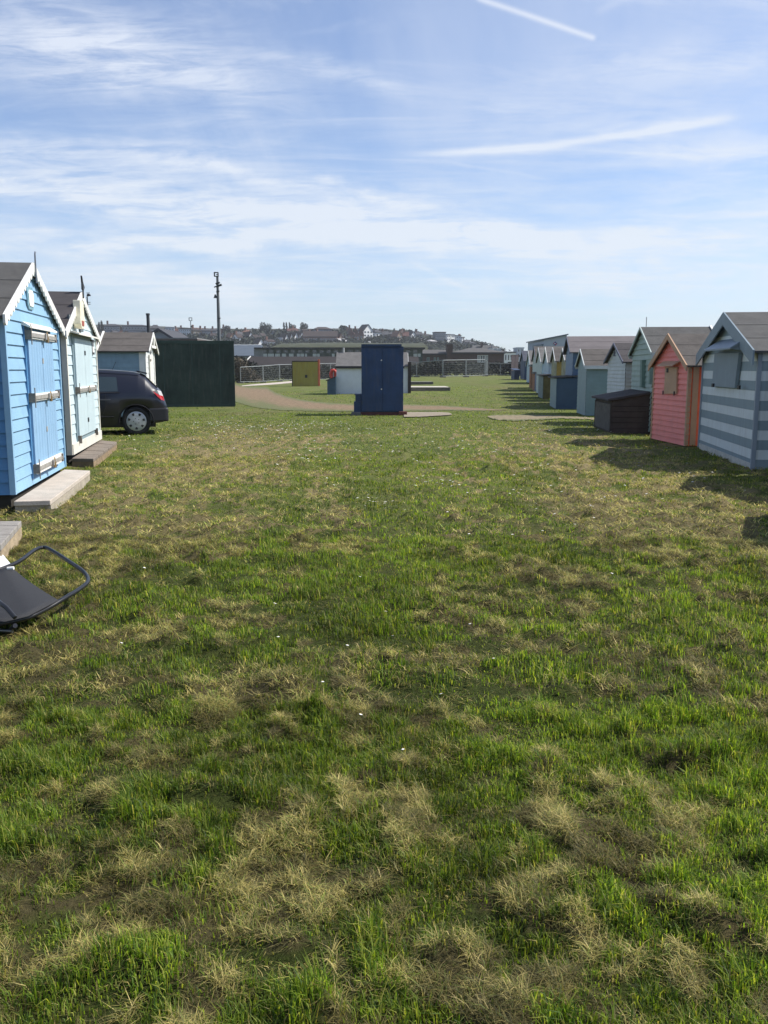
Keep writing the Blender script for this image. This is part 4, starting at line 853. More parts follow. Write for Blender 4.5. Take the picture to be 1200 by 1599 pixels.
for x in (-W/2+.03,W/2-.09): bx('corner_board',dk,o,x,x+.07,-.025,-.001,0,.70)
bx('front_doors',mat('grey_brown_ply',(.10,.09,.078),.9,.35,6,.4,30),o,-W/2+.12,W/2-.12,-.02,-.001,.05,.66)
for x in (-.5,.4): bx('hinge',PAL['black'],o,x,x+.12,-.028,-.0205,.55,.60)
# green hut
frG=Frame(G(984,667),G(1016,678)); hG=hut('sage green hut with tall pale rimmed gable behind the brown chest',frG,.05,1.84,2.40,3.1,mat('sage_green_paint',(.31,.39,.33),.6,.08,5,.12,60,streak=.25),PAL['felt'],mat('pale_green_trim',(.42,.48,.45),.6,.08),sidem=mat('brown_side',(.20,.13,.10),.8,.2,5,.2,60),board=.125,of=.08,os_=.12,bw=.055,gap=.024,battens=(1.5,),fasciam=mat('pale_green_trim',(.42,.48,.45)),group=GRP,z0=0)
facepanel(hG,frG,'shutter',mat('dark_sage',(.13,.21,.17),.6,.1),[(999,605),(1002,605),(1003,562),(1000,562)],.012,.10)
facepanel(hG,frG,'shutter',mat('dark_sage',(.13,.21,.17)),[(1013,600),(1015,600),(1016,566),(1014,566)],.012,.08)
# white and teal
frW=Frame(G(947,657),G(974,664)); hW=hut('off-white weathered hut with dark gable trim beside the sage green hut',frW,.03,1.66,2.12,2.6,mat('weathered_white',(.52,.55,.54),.7,.12,5,.15,60,streak=.3),PAL['felt_d'],mat('slate_trim',(.09,.10,.14),.6,.1),sidem=mat('cream_side',(.44,.46,.41),.7,.1,5,.1,60,streak=.2),board=.10,of=.10,os_=.10,bw=.06,gap=.02,group=GRP,z0=0)
b=MB(); vx,vz=frW.loc(960,551,.02); b.prism([(vx-.12,vz-.09),(vx+.12,vz-.09),(vx,vz+.09)],lambda p,q,s:(p,-s,q),.012,.03); b.build('gable_vent',mat('slate_trim',(.09,.10,.14)),hW)
teal=mat('teal_paint',(.18,.26,.265),.6,.08,4,.1,60,streak=.15)
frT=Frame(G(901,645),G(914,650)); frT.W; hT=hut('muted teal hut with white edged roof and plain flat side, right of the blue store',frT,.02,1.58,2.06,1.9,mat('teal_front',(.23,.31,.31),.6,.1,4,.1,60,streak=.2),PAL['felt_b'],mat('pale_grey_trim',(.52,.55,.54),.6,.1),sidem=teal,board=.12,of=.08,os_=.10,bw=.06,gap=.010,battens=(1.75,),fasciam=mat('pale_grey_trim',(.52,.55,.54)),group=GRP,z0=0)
# big blue hut behind
pA=P(883,600,37.0); pB=P(894,600,33.0); frB=Frame((pA.x,pA.y),(pB.x,pB.y)); r_=P(888,527,35).z; e_=P(894,550,33.2).z
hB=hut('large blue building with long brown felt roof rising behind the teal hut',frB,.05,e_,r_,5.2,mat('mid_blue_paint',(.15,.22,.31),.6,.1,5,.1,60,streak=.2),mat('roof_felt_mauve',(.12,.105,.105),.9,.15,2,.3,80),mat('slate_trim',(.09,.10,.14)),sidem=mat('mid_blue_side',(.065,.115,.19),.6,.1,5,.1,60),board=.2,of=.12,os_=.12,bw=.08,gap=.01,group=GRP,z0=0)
# antenna
p=P(1009,520,40); an=empty('aerial_mast',(p.x,p.y,0),0,'thin upright aerial rising above the sage green hut roof','aerial'); b=MB(); b.tube([(0,0,0),(0,0,P(1009,495,40).z)],[.03,.018],6); b.build('mast',mat('mast_pale',(.35,.36,.36),.5,.1),an)
# blue storage box
frX=Frame(G(859.5,634),G(868.5,639)); o=empty('storage_box',(frX.mid.x,frX.mid.y,0),frX.rz,'dark blue storage box with flat felt lid, left of the teal hut','storage box',GRP); W=frX.W
b=MB(); b.box(-W/2,W/2,.002,1.6,.0,1.13); b.build('body',[mat('navy_store_paint',(.035,.07,.115),.6,.12,4,.1,40)],o)
bx('front',mat('teal_front',(.23,.31,.31)),o,-W/2+.02,W/2-.02,-.02,.001,.02,1.12); b=MB(); b.prism([(-.12,1.135),(1.66,1.26),(1.66,1.30),(-.12,1.18)],lambda p,q,s:(s,p,q),-W/2-.06,W/2+.06); b.build('lid',PAL['felt'],o)
bx('infill',mat('navy_store_paint',(.035,.07,.115)),o,-W/2+.03,W/2-.03,.2,1.58,1.131,1.145)
# receding huts: facade px far/near + depth
def rh(label,uA,vA,uB,vB,eave,ridge,depth,wm,rm,bm,sm,**k):
    """facade feet at ground pixels"""
    A=G(uA,vA); B=G(uB,vB); z=(gz(A.x,A.y)+gz(B.x,B.y))/2
    return hut(label,Frame(A,B),z+.05,z+eave,z+ridge,depth,wm,rm,bm,sidem=sm,group=GRP,board=.16,gap=.012,of=.08,os_=.1,bw=.09,z0=z,**k)
wt=mat('pale_trim',(.50,.52,.52),.6,.08); lb=mat('light_blue_wall',(.40,.50,.54),.6,.12,4,.1,40,streak=.2); lg=mat('pale_green_wall',(.42,.49,.45),.6,.12,4,.1,40,streak=.25); yl=mat('mustard_wall',(.38,.26,.06),.6,.15,4,.1,40,streak=.15); gd=mat('striped_mural',(.16,.17,.10),.6,.5,4,.1,40,col2=(.42,.40,.20),streak=.3)
nv=mat('deep_navy_wall',(.03,.055,.11),.6,.1)
def rh2(label,uA,YA,uB,YB,ve,vr,depth,wm,rm,bm,sm,**k):
    """facade corners at photo column and distance; eave/ridge from photo rows"""
    A=P(uA,600,YA); B=P(uB,600,YB); Ym=(YA+YB)/2; um=(uA+uB)/2
    z=gz((A.x+B.x)/2,Ym); return hut(label,Frame((A.x,A.y),(B.x,B.y)),z+.05,P(um,ve,Ym).z,P(um,vr,Ym).z,depth,wm,rm,bm,sidem=sm,group=GRP,board=.16,gap=.012,of=.08,os_=.1,z0=z,**k)
rh2('mustard yellow hut with striped corner posts behind the blue store',861,43.5,869,40.8,564,544,2.3,gd,PAL['felt_b'],wt,yl,bw=.09,battens=(2.2,))
rh2('small green and yellow mural hut between the mustard hut and the large blue building',876.5,39.6,884,37.3,563,545,2.2,gd,PAL['felt_l'],mat('pale_trim',(.50,.52,.52)),gd,bw=.08)
rh2('light blue hut with bold white gable edge left of the mustard hut',849,47.5,857,44.8,566,543,2.2,lb,PAL['felt_l'],white,lb,bw=.12)
rh2('pale green hut with weathered white trim, second left of the mustard hut',838,52,846,49,565,544,2.3,lg,PAL['felt_l'],wt,lb,bw=.10)
rh2('grey green hut with tall brown roof, third left of the mustard hut',831.5,57,838,54,563,542,2.6,lg,PAL['felt_b'],mat('slate_trim',(.09,.10,.14)),lg,bw=.08)
rh2('pale blue hut with two white posts near the far end of the row',822.5,69,829,65,569,548,3.0,lb,PAL['felt_l'],wt,lb,bw=.14)
rh2('navy hut with dark roof near the far end of the row',812.5,80,819,76,564,548.5,3.2,nv,mat('roof_navy',(.05,.055,.075),.8,.2),mat('slate_trim',(.09,.10,.14)),nv,bw=.10)
# end structures
def pbox(label,name,cat,u0,u1,v0,v1,dep,m,lidm,tone=None,legs=None):
    a=G(u0,v1); c=G(u1,v1); z0_=gz(a.x,a.y); o=empty(name,((a.x+c.x)/2,a.y,z0_),0,label,cat,GRP); W=c.x-a.x; hh=P(u0,v0,a.y).z-z0_
    b=MB(); b.box(-W/2,W/2,0,dep,-.02,hh-.1); b.build('body',m,o,.01); b=MB(); b.prism([(-.08,hh-.09),(dep+.05,hh+.05),(dep+.05,hh+.10),(-.08,hh-.03)],lambda p,q,s:(s,p,q),-W/2-.06,W/2+.06); b.build('lid',lidm,o)
    b=MB(); 
    for i in range(1,4): b.box(-W/2+W*i/4-.012,-W/2+W*i/4+.012,-.012,-.001,.05,hh-.15)
    b.build('board_joints',mat('joint_dark',(.05,.05,.045),.8,.2),o); return o
def sbox(label,name,cat,frA,frB_,Hh,dep,m,fm,lidm):
    fr=Frame(frA,frB_); z0_=gz(*fr.mid); o=empty(name,(fr.mid.x,fr.mid.y,z0_),fr.rz,label,cat,GRP); W=fr.W
    b=MB(); b.box(-W/2,W/2,.002,dep,-.02,Hh-.1); b.build('body',m,o,.01)
    b=MB(); n=max(3,int(W/.16))
    for i in range(n): b.box(-W/2+.03+(W-.06)*i/n,-W/2+.03+(W-.06)*(i+1)/n-.01,-.022,.001,.03,Hh-.12)
    b.build('front_boards',fm,o)
    b=MB(); b.prism([(-.1,Hh-.095),(dep+.06,Hh+.03),(dep+.06,Hh+.07),(-.1,Hh-.04)],lambda p,q,s:(s,p,q),-W/2-.06,W/2+.06); b.build('lid',lidm,o); return o
sbox('mossy green yellow storage box between the grey store and the blue store','storage_box','storage box',G(841,619.5),G(848,623.5),1.22,1.15,mat('mossy_box',(.13,.12,.05),.85,.3,5,.2,20,streak=.3),mat('mural_front',(.20,.24,.22),.8,.3,6),PAL['felt_l'])
sbox('pale grey storage box in the middle of the small boxes of the right row','storage_box','storage box',G(831.5,609),G(835,611),1.15,.75,mat('lilac_grey_box',(.25,.27,.34),.7,.1,5,.1,20),mat('orange_brown_front',(.30,.14,.07),.8,.2),PAL['felt_l'])
sbox('orange brown storage box with dark flat lid, farthest of the small boxes','storage_box','storage box',G(827,605),G(829,607),1.50,1.1,mat('orange_brown_box',(.22,.13,.085),.8,.2,5,.1,20),mat('orange_brown_front',(.30,.14,.07)),PAL['felt_d'])
pbox('dark blue tarpaulin covered stack at the far end of the right row','covered_stack','stack',803.5,811.5,577,592.5,2.0,nv,nv)
for i,(u,lab) in enumerate(((801,'faded pink post left of the covered stack at the end of the row'),(806.5,'faded pink post behind the covered stack at the end of the row'))):
    p=G(u,590.5); o=empty('wooden_post',(p.x,p.y,p.z),0,lab,'post'); b=MB(); hh=P(u,554,p.y).z-p.z
    b.box(-.16,.16,-.1,.1,-.1,hh*.99); b.build('post',mat('faded_pink',(.34,.24,.23),.8,.15,4),o); b=MB(); b.box(-.2,.2,-.14,.14,hh*.991,hh); b.build('cap',PAL['felt_d'],o)
# two huts just outside the frame on the right whose shadows fall into view
hut('grey blue hut whose shadow falls across the grass, just beyond the right edge',Frame((6.0,12.3),(5.8,9.9)),.02,1.75,2.25,3.0,gblue,PAL['felt'],white,of=.1,bw=.1,z0=0,gap=.01)
hut('cream hut nearest the camera beyond the right edge',Frame((5.5,8.9),(5.3,6.6)),.02,1.9,2.30,3.0,mat('cream_side',(.44,.46,.41)),PAL['felt'],white,of=.1,bw=.1,z0=0,gap=.01)
# ================================================================== BACKGROUND
def leafy(name,label,cat,group,blobs,col,trunk=None,n=260,leaf=.5,seed=0,loc=(0,0,0),tcol=None,kind=None):
    """crown of many small leaf clumps in several lobes round limbs + tapered trunk"""
    rr=random.Random(seed); o=empty(name,loc,0,label,cat,group)
    b=MB()
    tot=sum(q[3]*q[4] for q in blobs)
    for cx,cy,cz,rx,rz in blobs:
        k=int(n*rx*rz/tot)
        for i in range(k):
            a,bb=rr.uniform(0,6.283),math.acos(rr.uniform(-1,1)); q=rr.uniform(.35,1.04)**.6
            p=Vector((cx+rx*q*math.sin(bb)*math.cos(a),cy+rx*.8*q*math.sin(bb)*math.sin(a),cz+rz*q*math.cos(bb)))
            u_=Vector((rr.gauss(0,1),rr.gauss(0,1),rr.gauss(0,.6))).normalized()*leaf*rr.uniform(.4,1); v_=Vector((rr.gauss(0,1),rr.gauss(0,1),rr.gauss(0,1))).normalized()*leaf*rr.uniform(.3,.8)
            b.add([p-u_,p+v_*.6,p+u_,p-v_],[(0,1,2,3)],0)
    b.build('crown',col,o)
    if trunk:
        h_,r_=trunk; b=MB(); b.tube([(0,0,-.5),(.02*h_,0,h_*.5),(0,0,h_)],[r_*1.3,r_,r_*.5],6)
        for cx,cy,cz,rx,rz in blobs: b.tube([(0,0,h_*.6),(cx*.6,cy*.6,cz*.8+.2*h_*.1),(cx,cy,cz)],[r_*.5,r_*.3,r_*.12],5)
        b.build('trunk',tcol or mat('far_bark',(.07,.058,.05),.95,.2,1),o)
    return o
scrubm=mat('scrub_leaves',(.016,.021,.015),.9,.5,.8,col2=(.034,.038,.026)); brown=mat('bare_scrub',(.075,.060,.042),.95,.4,.8,col2=(.12,.10,.07))
def scrub(name,pts,dep,n,leaf,m,seed):
    """a tangled bank: (u, vfoot, vtop) nodes on the ground"""
    rr=random.Random(seed); b=MB(); N_=[]
    for u,v0,v1 in pts:
        g=G(u,v0); N_.append((g,P(u,v1,g.y).z-g.z))
    for i in range(n):
        k=rr.uniform(0,len(N_)-1.001); j=int(k); f=k-j; g=N_[j][0].lerp(N_[j+1][0],f); h_=(N_[j][1]*(1-f)+N_[j+1][1]*f)*(.78+.35*fbm(np.array(k*9.),np.array(seed*3.),3))
        p=g+Vector((rr.uniform(-.3,.3),rr.uniform(.3,dep),h_*rr.random()**.7)); u_=Vector((rr.gauss(0,1),rr.gauss(0,1),rr.gauss(0,.7))).normalized()*leaf*rr.uniform(.4,1); v_=Vector((rr.gauss(0,1),rr.gauss(0,1),rr.gauss(0,1))).normalized()*leaf*rr.uniform(.3,.8)
        b.add([p-u_,p+v_,p+u_,p-v_],[(0,1,2,3)],0)
    o=b.build(name,m); return tag(o,kind='stuff')
scrub('brambles',[(366,597,553),(380,597,560),(395,596.5,571),(430,594,573),(480,592.5,571),(545,591,570),(640,588,566),(700,588,565),(760,586.5,566),(800,586,565),(815,586.5,566),(850,588,566)],3.5,15000,.26,scrubm,3)
scrub('dead_brambles',[(368,598,556),(380,598,562),(392,598,580),(405,597,590)],2.0,1500,.2,brown,8)
# buildings, facade facing the camera: local frame at depth Y
def win(o,x0,x1,z0,z1,fr,gl_,y=0.0,bars=1,name='window'):
    b=MB(); t=.09
    b.box(x0,x1,y-.06,y-.002,z0,z0+t); b.box(x0,x1,y-.06,y-.002,z1-t,z1); b.box(x0,x0+t,y-.06,y-.002,z0+t,z1-t); b.box(x1-t,x1,y-.06,y-.002,z0+t,z1-t)
    for k in range(1,bars+1): xx=x0+(x1-x0)*k/(bars+1); b.box(xx-t/2,xx+t/2,y-.058,y-.004,z0+t,z1-t)
    f=b.build(name,fr,o); bx('pane',gl_,f,x0+t,x1-t,y-.03,y-.003,z0+t,z1-t); return f
gdark=glass('far_glass',(.05,.06,.07)); glite=glass('pale_glass',(.32,.36,.36))
brickd=mat('dark_brick',(.075,.045,.037),.9,.2,3,.1,20); wfr=mat('window_white',(.62,.64,.64),.5,.05)
def px(Y,u,v): return P(u,v,Y)
# long low school-like hall
Y=185.; o=empty('long_hall',(px(Y,530,577).x,Y,0),0,'long flat roofed hall with a strip of pale windows, behind the plywood enclosure','building'); X0=o.location.x
x0,x1=px(Y,402,577).x-X0,px(Y,660,577).x-X0; zr=px(Y,530,543).z; zb=.0
b=MB(); b.box(x0,x1,0,14,zb,zr-.25); b.build('wall',mat('hall_wall',(.030,.042,.036),.85,.3,1,.1,5,col2=(.075,.09,.075)),o)
b=MB(); b.box(x0-.5,x1+.5,-.7,14.5,zr-.25,zr+.05); b.build('roof',mat('hall_roof',(.03,.03,.032),.8,.2),o)
bx('end_panel',mat('hall_end',(.16,.17,.18),.8,.2,1),o,x0-.6,x0+1.3,-.1,-.002,0,zr-.3)
zw0,zw1=px(Y,500,557).z,px(Y,500,552.3).z
for u0,u1 in ((411,418),(419.5,428.5),(430.5,438),(441,447.5),(452,459),(464.5,469),(470,475.5),(477,480),(489,495),(496,500),(519,523),(646,652),(653,657)):
    win(o,px(Y,u0,577).x-X0,px(Y,u1,577).x-X0,zw0,zw1,mat('hall_window_frame',(.4,.43,.42),.6,.1),glite,0,1)
for k in range(22):
    xx=x0+1.5+(x1-x0-3)*k/21; win(o,xx-.45,xx+.45,zw1+.15,zr-.4,mat('hall_upper_frame',(.10,.12,.11),.7,.2),gdark,0,0,'upper_window')
# dark tiled low hall in front of it
Y=150.; o=empty('tiled_hall',(px(Y,520,577).x,Y,0),0,'low building with dark brown tiled roof and white gable edge, behind the fence','building'); X0=o.location.x
x0,x1=px(Y,379,577).x-X0,px(Y,655,577).x-X0; zr=px(Y,500,557.2).z; ze=px(Y,500,571.5).z
b=MB(); b.box(x0+.3,x1,0,9,0,ze); b.prism([(0,ze),(9,ze),(4.5,zr-.05)],lambda p,q,s:(s,p,q),x0+.3,x1); b.build('wall',brickd,o)
b=MB(); rise=px(Y,386,557).x-X0-x0
for y0 in (-.3,9.3):
    b.add([(x0,y0,ze-.02),(x1,y0,ze-.02),(x1,4.5,zr),(x0+rise,4.5,zr),(x0,y0,ze+.1),(x1,y0,ze+.1),(x1,4.5,zr+.12),(x0+rise,4.5,zr+.12)],[(0,1,2,3),(4,5,6,7),(0,1,5,4),(3,0,4,7),(1,2,6,5)])
b.build('roof',mat('dark_brown_tiles',(.020,.015,.014),.9,.3,.8,.4,8),o)
b=MB(); b.tube([(x0-.08,-.35,ze+.05),(x0+rise-.08,4.45,zr+.12)],.13,5); b.build('verge',mat('pale_verge',(.45,.45,.43),.7,.1),o)
b=MB(); b.prism([(x0+.2,ze+.16),(px(Y,401,571).x-X0,ze+.16),(px(Y,401,557).x-X0,zr+.06),(x0+rise+.2,zr+.06)],lambda p,q,s:(p,-.28+(q-ze)/(zr-ze)*4.72+s,q),-.04,.0); b.build('slate_part',mat('slate_blue_roof',(.014,.018,.026),.7,.2,2),o)
# blue-grey shed roof
Y=230.; o=empty('grey_shed',(px(Y,385,577).x,Y,0),0,'large blue grey shed with a pale ridge line, just right of the green container','shed'); X0=o.location.x
x0,x1=px(Y,330,577).x-X0,px(Y,403,577).x-X0; zr=px(Y,385,539.5).z; ze=px(Y,385,556).z
b=MB(); b.prism([(0,0),(16,0),(16,ze),(8,zr),(0,ze)],lambda p,q,s:(s,p,q),x0,x1); b.build('wall',mat('shed_sheet',(.10,.12,.14),.8,.1,1),o)
b=MB(); b.prism([(-.4,ze-.1),(8,zr+.05),(8,zr+.25),(-.4,ze+.1)],lambda p,q,s:(s,p,q),x0-.3,x1+.3); b.prism([(16.4,ze-.1),(8,zr+.05),(8,zr+.25),(16.4,ze+.1)],lambda p,q,s:(s,p,q),x0-.3,x1+.3); b.build('roof',mat('shed_roof',(.07,.09,.115),.75,.1,1),o)
b=MB(); b.tube([(x0,8,zr+.28),(x1,8,zr+.28)],.16,5); b.build('ridge',mat('ridge_pale',(.5,.52,.53),.6,.1),o)
# gabled building behind the container
Y=92.; o=empty('gabled_building',(px(Y,251,577).x,Y,0),0,'pale grey gable with dark roof edge above the green container','building'); X0=o.location.x
ga=px(Y,251,516.5); ge=px(Y,228,530).z; x0,x1=px(Y,230,577).x-X0,px(Y,272,577).x-X0; gxx=(x0+x1)/2
b=MB(); b.prism([(x0,0),(x1,0),(x1,ge),(gxx,ga.z),(x0,ge)],lambda p,q,s:(p,s,q),0,9); b.build('wall',mat('grey_stucco',(.28,.31,.34),.8,.1,2),o)
b=MB()
for sg,xe in ((-1,x0),(1,x1)):
    xo=xe+sg*.35; sl=(ga.z-ge)/abs(xe-gxx); zo=ge-.35*sl
    b.prism([(gxx,ga.z+.002),(xo,zo+.002),(xo,zo+.25),(gxx,ga.z+.27)],lambda p,q,s:(p,s,q),-.4,9.3)
b.build('roof',mat('dark_gable_roof',(.05,.052,.06),.8,.15),o)
o=empty('flat_annex',(px(88.,272,577).x,88.,0),0,'long flat roofed annex with brown fascia just above the green container','building'); X0=o.location.x
x0,x1=px(88.,228,577).x-X0,px(88.,308,577).x-X0; zt=px(88.,270,527.5).z
bx('wall',mat('annex_wall',(.22,.23,.23),.8,.1),o,x0,x1,0,10,0,zt-.32); bx('fascia',mat('brown_fascia',(.08,.06,.055),.8,.2),o,x0-.2,x1+.2,-.3,10.2,zt-.32,zt-.12); bx('roof',mat('annex_roof',(.17,.17,.17),.8,.1),o,x0-.15,x1+.15,-.25,10.1,zt-.119,zt)
# brick hall with hipped roofs, right
Y=200.; o=empty('brick_hall',(px(Y,725,577).x,Y,0),0,'brown brick hall with grey hipped roofs and a square chimney stack, beyond the right fence','building'); X0=o.location.x
X_=lambda u:px(Y,u,577).x-X0; Z_=lambda v:px(Y,725,v).z
bx('wall',brickd,o,X_(706),X_(786.5),0,16,0,Z_(552.3))
bx('low_wall',mat('brick_low',(.09,.06,.05),.9,.2,3),o,X_(657),X_(700),1.0,14,0,Z_(554))
roofg=mat('grey_tiles',(.075,.070,.066),.9,.15,1,.3,6)
def hiproof(name,xa,xb,ra,rb,ya,yb,ze,zr,m,o):
    b=MB(); ym=(ya+yb)/2; b.add([(xa,ya,ze),(xb,ya,ze),(xb,yb,ze),(xa,yb,ze),(ra,ym,zr),(rb,ym,zr)],[(0,1,5,4),(1,2,5),(2,3,4,5),(3,0,4),(0,3,2,1)]); b.box(xa+.02,xb-.02,ya+.02,yb-.02,ze-.28,ze-.01,1); return b.build(name,[m,mat('dark_fascia',(.03,.03,.032))],o)
hiproof('roof',X_(704),X_(788.5),X_(738),X_(759),-.8,16.8,Z_(552.3)+.3,Z_(542),roofg,o); hiproof('low_roof',X_(655),X_(701),X_(663),X_(699),.3,14.6,Z_(554)+.3,Z_(545),roofg,o)
b=MB(); b.box(X_(698),X_(706.7),-.5,3.5,0,Z_(538)); b.build('chimney',brickd,o); b=MB(); b.box(X_(697.6),X_(707.1),-.65,3.65,Z_(538),Z_(537.2)); b.build('chimney_cap',mat('cap_dark',(.07,.05,.045),.9,.1),o)
for u0,u1 in ((745.5,749.5),(750,757.5),(758,762)): win(o,X_(u0),X_(u1),Z_(566),Z_(554.5),wfr,gdark,0,1)
for u0,u1 in ((667,671.5),(678,681),(683,686)): win(o,X_(u0),X_(u1),Z_(564),Z_(558),mat('green_window',(.2,.28,.25),.6,.1),gdark,1.0,1)
# mansard house block
Y=270.; o=empty('mansard_block',(px(Y,765,577).x,Y,0),0,'dark mansard roofed block with round dormers behind the brick hall','building'); X0=o.location.x
bx('wall',brickd,o,X_(736),X_(787),0,12,0,Z_(549)); md=mat('mansard_slate',(.075,.075,.075),.85,.15,1)
def Z_(v): return P(725,v,Y).z
hiproof('roof',X_(735),X_(789),X_(741),X_(774),-.3,12.3,Z_(550),Z_(538.2),md,o)
bx('chimney',brickd,o,X_(753),X_(755.4),3,5,Z_(541),Z_(533.5)); bx('chimney',mat('pale_stack',(.33,.32,.3),.8,.1),o,X_(769),X_(770.8),2,4,Z_(545),Z_(538)); bx('chimney',brickd,o,X_(786.3),X_(788.3),3,5,Z_(552),Z_(545.5))
for u in (766,772.8,779): 
    b=MB(); xx=X_(u); zz_=Z_(547); b.tube([(xx,-.4,zz_),(xx,3.5,zz_)],.62,12); b.build('dormer',mat('dormer_white',(.42,.44,.44),.6,.1),o)
# white hotel, far tower, logo building
def block(label,name,cat,u0,u1,vt,Y,dep,wm,rm,rows,cols,frm,par=.5,zb=None):
    o=empty(name,(P((u0+u1)/2,577,Y).x,Y,0 if zb is None else zb),0,label,cat); X0=o.location.x; z0=o.location.z; a=P(u0,577,Y).x-X0; c=P(u1,577,Y).x-X0; zt=P((u0+u1)/2,vt,Y).z-z0
    bx('wall',wm,o,a,c,0,dep,-3,zt-par); bx('roof',rm,o,a-.25,c+.25,-.25,dep+.2,zt-par,zt)
    zr0=max(.6,zt*.12)
    for i in range(rows):
        for j in range(cols):
            ww=(c-a)/cols; hh=(zt-par-zr0)/rows; win(o,a+ww*(j+.28),a+ww*(j+.72),zr0+hh*(i+.2),zr0+hh*(i+.78),frm,gdark,0,0)
    return o
whw=mat('white_stucco',(.74,.74,.72),.7,.08,1); sl_r=mat('slate_roof_far',(.045,.045,.052),.85,.15,1); palebl=mat('pale_tower_wall',(.40,.44,.48),.7,.06,1)
block('white seafront hotel with dark window bays right of the brick hall','hotel','hotel',787.5,805,549,330.,12,whw,sl_r,2,4,mat('dark_frame',(.1,.1,.1),.6,.1))
block('pale grey tower block at the far end of the right row of huts','tower_block','tower block',807,817.5,542.3,420.,12,palebl,palebl,5,2,mat('pale_frame',(.4,.43,.46),.6,.1))
block('low pink and white house between the hotel and the end of the hut row','terrace_house','house',804.5,810.5,554.5,260.,8,mat('pinkish_wall',(.42,.37,.35),.7,.1,1),sl_r,1,2,wfr)
Y=125.; o=empty('clad_building',(P(866,577,Y).x,Y,0),0,'pale grey clad building with sloping roofline and a small diamond emblem, behind the hut row','building'); X0=o.location.x
a=P(848.8,577,Y).x-X0; c=P(884,577,Y).x-X0; za=P(849,530.5,Y).z; zc=P(884,523.5,Y).z
b=MB(); b.prism([(a,0),(c,0),(c,zc),(a,za)],lambda p,q,s:(p,s,q),0,14); b.build('wall',mat('pale_cladding',(.33,.37,.43),.6,.05,1),o)
b=MB(); b.prism([(a-.25,za-.03),(c+.15,zc+.03),(c+.15,zc+.2),(a-.25,za+.13)],lambda p,q,s:(p,s,q),-.25,14.2); b.build('roof',mat('clad_roof',(.10,.12,.16),.7,.1),o)
bx('annex',mat('annex_teal',(.18,.22,.24),.7,.1),o,P(845.7,577,Y).x-X0,a-.01,.5,8,0,P(845,537,Y).z)
ex,ez=P(867.3,536.5,Y).x-X0,P(867,536.5,Y).z
def dia(r): return [(ex-r,ez),(ex,ez-r),(ex+r,ez),(ex,ez+r)]
b=MB(); b.prism(dia(.30),lambda p,q,s:(p,-s,q),.002,.05); em=b.build('emblem',mat('emblem_navy',(.05,.05,.16),.5,.1),o)
b=MB(); b.prism([(ex,ez-.30),(ex+.30,ez),(ex+.14,ez),(ex,ez-.14)],lambda p,q,s:(p,-s,q),.051,.06); b.prism([(ex-.30,ez),(ex-.15,ez+.15),(ex-.05,ez+.05),(ex-.14,ez)],lambda p,q,s:(p,-s,q),.051,.06); b.build('emblem_red',mat('emblem_red',(.40,.05,.08),.5,.1),em)
b=MB(); b.prism([(ex-.12,ez-.07),(ex+.10,ez),(ex-.12,ez+.07)],lambda p,q,s:(p,-s,q),.061,.07); b.build('emblem_arrow',mat('emblem_white',(.8,.8,.8),.5,.02),em)
# ------------------------------------------------------------------ hillside
hx_=np.concatenate([np.linspace(-620,260,90)]); hy_=np.linspace(325,1000,60); b=MB()
vs=[]
for yy in hy_:
    for xx in hx_: 
        z=hill(xx,yy)+2.2*(float(fbm(np.array(xx*.03),np.array(yy*.03),3))-.5)*ss(380,450,yy)
        if yy>760: z-= (yy-760)*.06
        vs.append((xx,yy,z))
nxx=len(hx_); b.add(vs,[(j*nxx+i,j*nxx+i+1,(j+1)*nxx+i+1,(j+1)*nxx+i) for j in range(len(hy_)-1) for i in range(nxx-1)],0,True)
tag(b.build('hillside',mat('hillside_scrub',(.022,.027,.020),.95,.4,.03,col2=(.055,.055,.038))),kind='structure')
# grassy bank behind the long hall
b=MB(); Y=240.; za=P(500,541.5,Y).z; zb=P(500,535.5,Y+25).z; xa,xb=P(425,577,Y).x,P(668,577,Y).x; n=40; vs=[]
for i in range(n+1):
    x=xa+(xb-xa)*i/n; j=.5*(float(fbm(np.array(x*.15),np.array(3.),3))-.5); vs+=[(x,Y-12,-.3),(x,Y,za+j*.3),(x,Y+25,zb+j),(x,Y+45,zb-1),(x,Y+75,-.3)]
b.add(vs,[(i*5+k,i*5+k+1,(i+1)*5+k+1,(i+1)*5+k) for i in range(n) for k in range(4)],0,True); tag(b.build('grass_bank',mat('bank_grass',(.035,.045,.022),.95,.3,.25,col2=(.065,.07,.036))),kind='structure')
def HG(u,v): return G(u,v,0,hill,335,1000)
walls=dict(w=whw,c=mat('far_cream',(.48,.44,.36),.8,.1,1),b=mat('far_brick',(.16,.085,.065),.9,.15,1),g=mat('far_grey_wall',(.15,.16,.18),.8,.1,1),t=mat('far_tan_wall',(.30,.22,.16),.85,.1,1),p=palebl)
roofs=dict(r=mat('far_red_tiles',(.085,.035,.028),.9,.15,1),s=sl_r,b=mat('far_brown_tiles',(.040,.027,.024),.9,.2,1),o=mat('far_orange_tiles',(.17,.08,.05),.9,.12,1),p=mat('far_pale_roof',(.34,.33,.33),.8,.1,1))
HG_GROUP='houses on the far hillside'
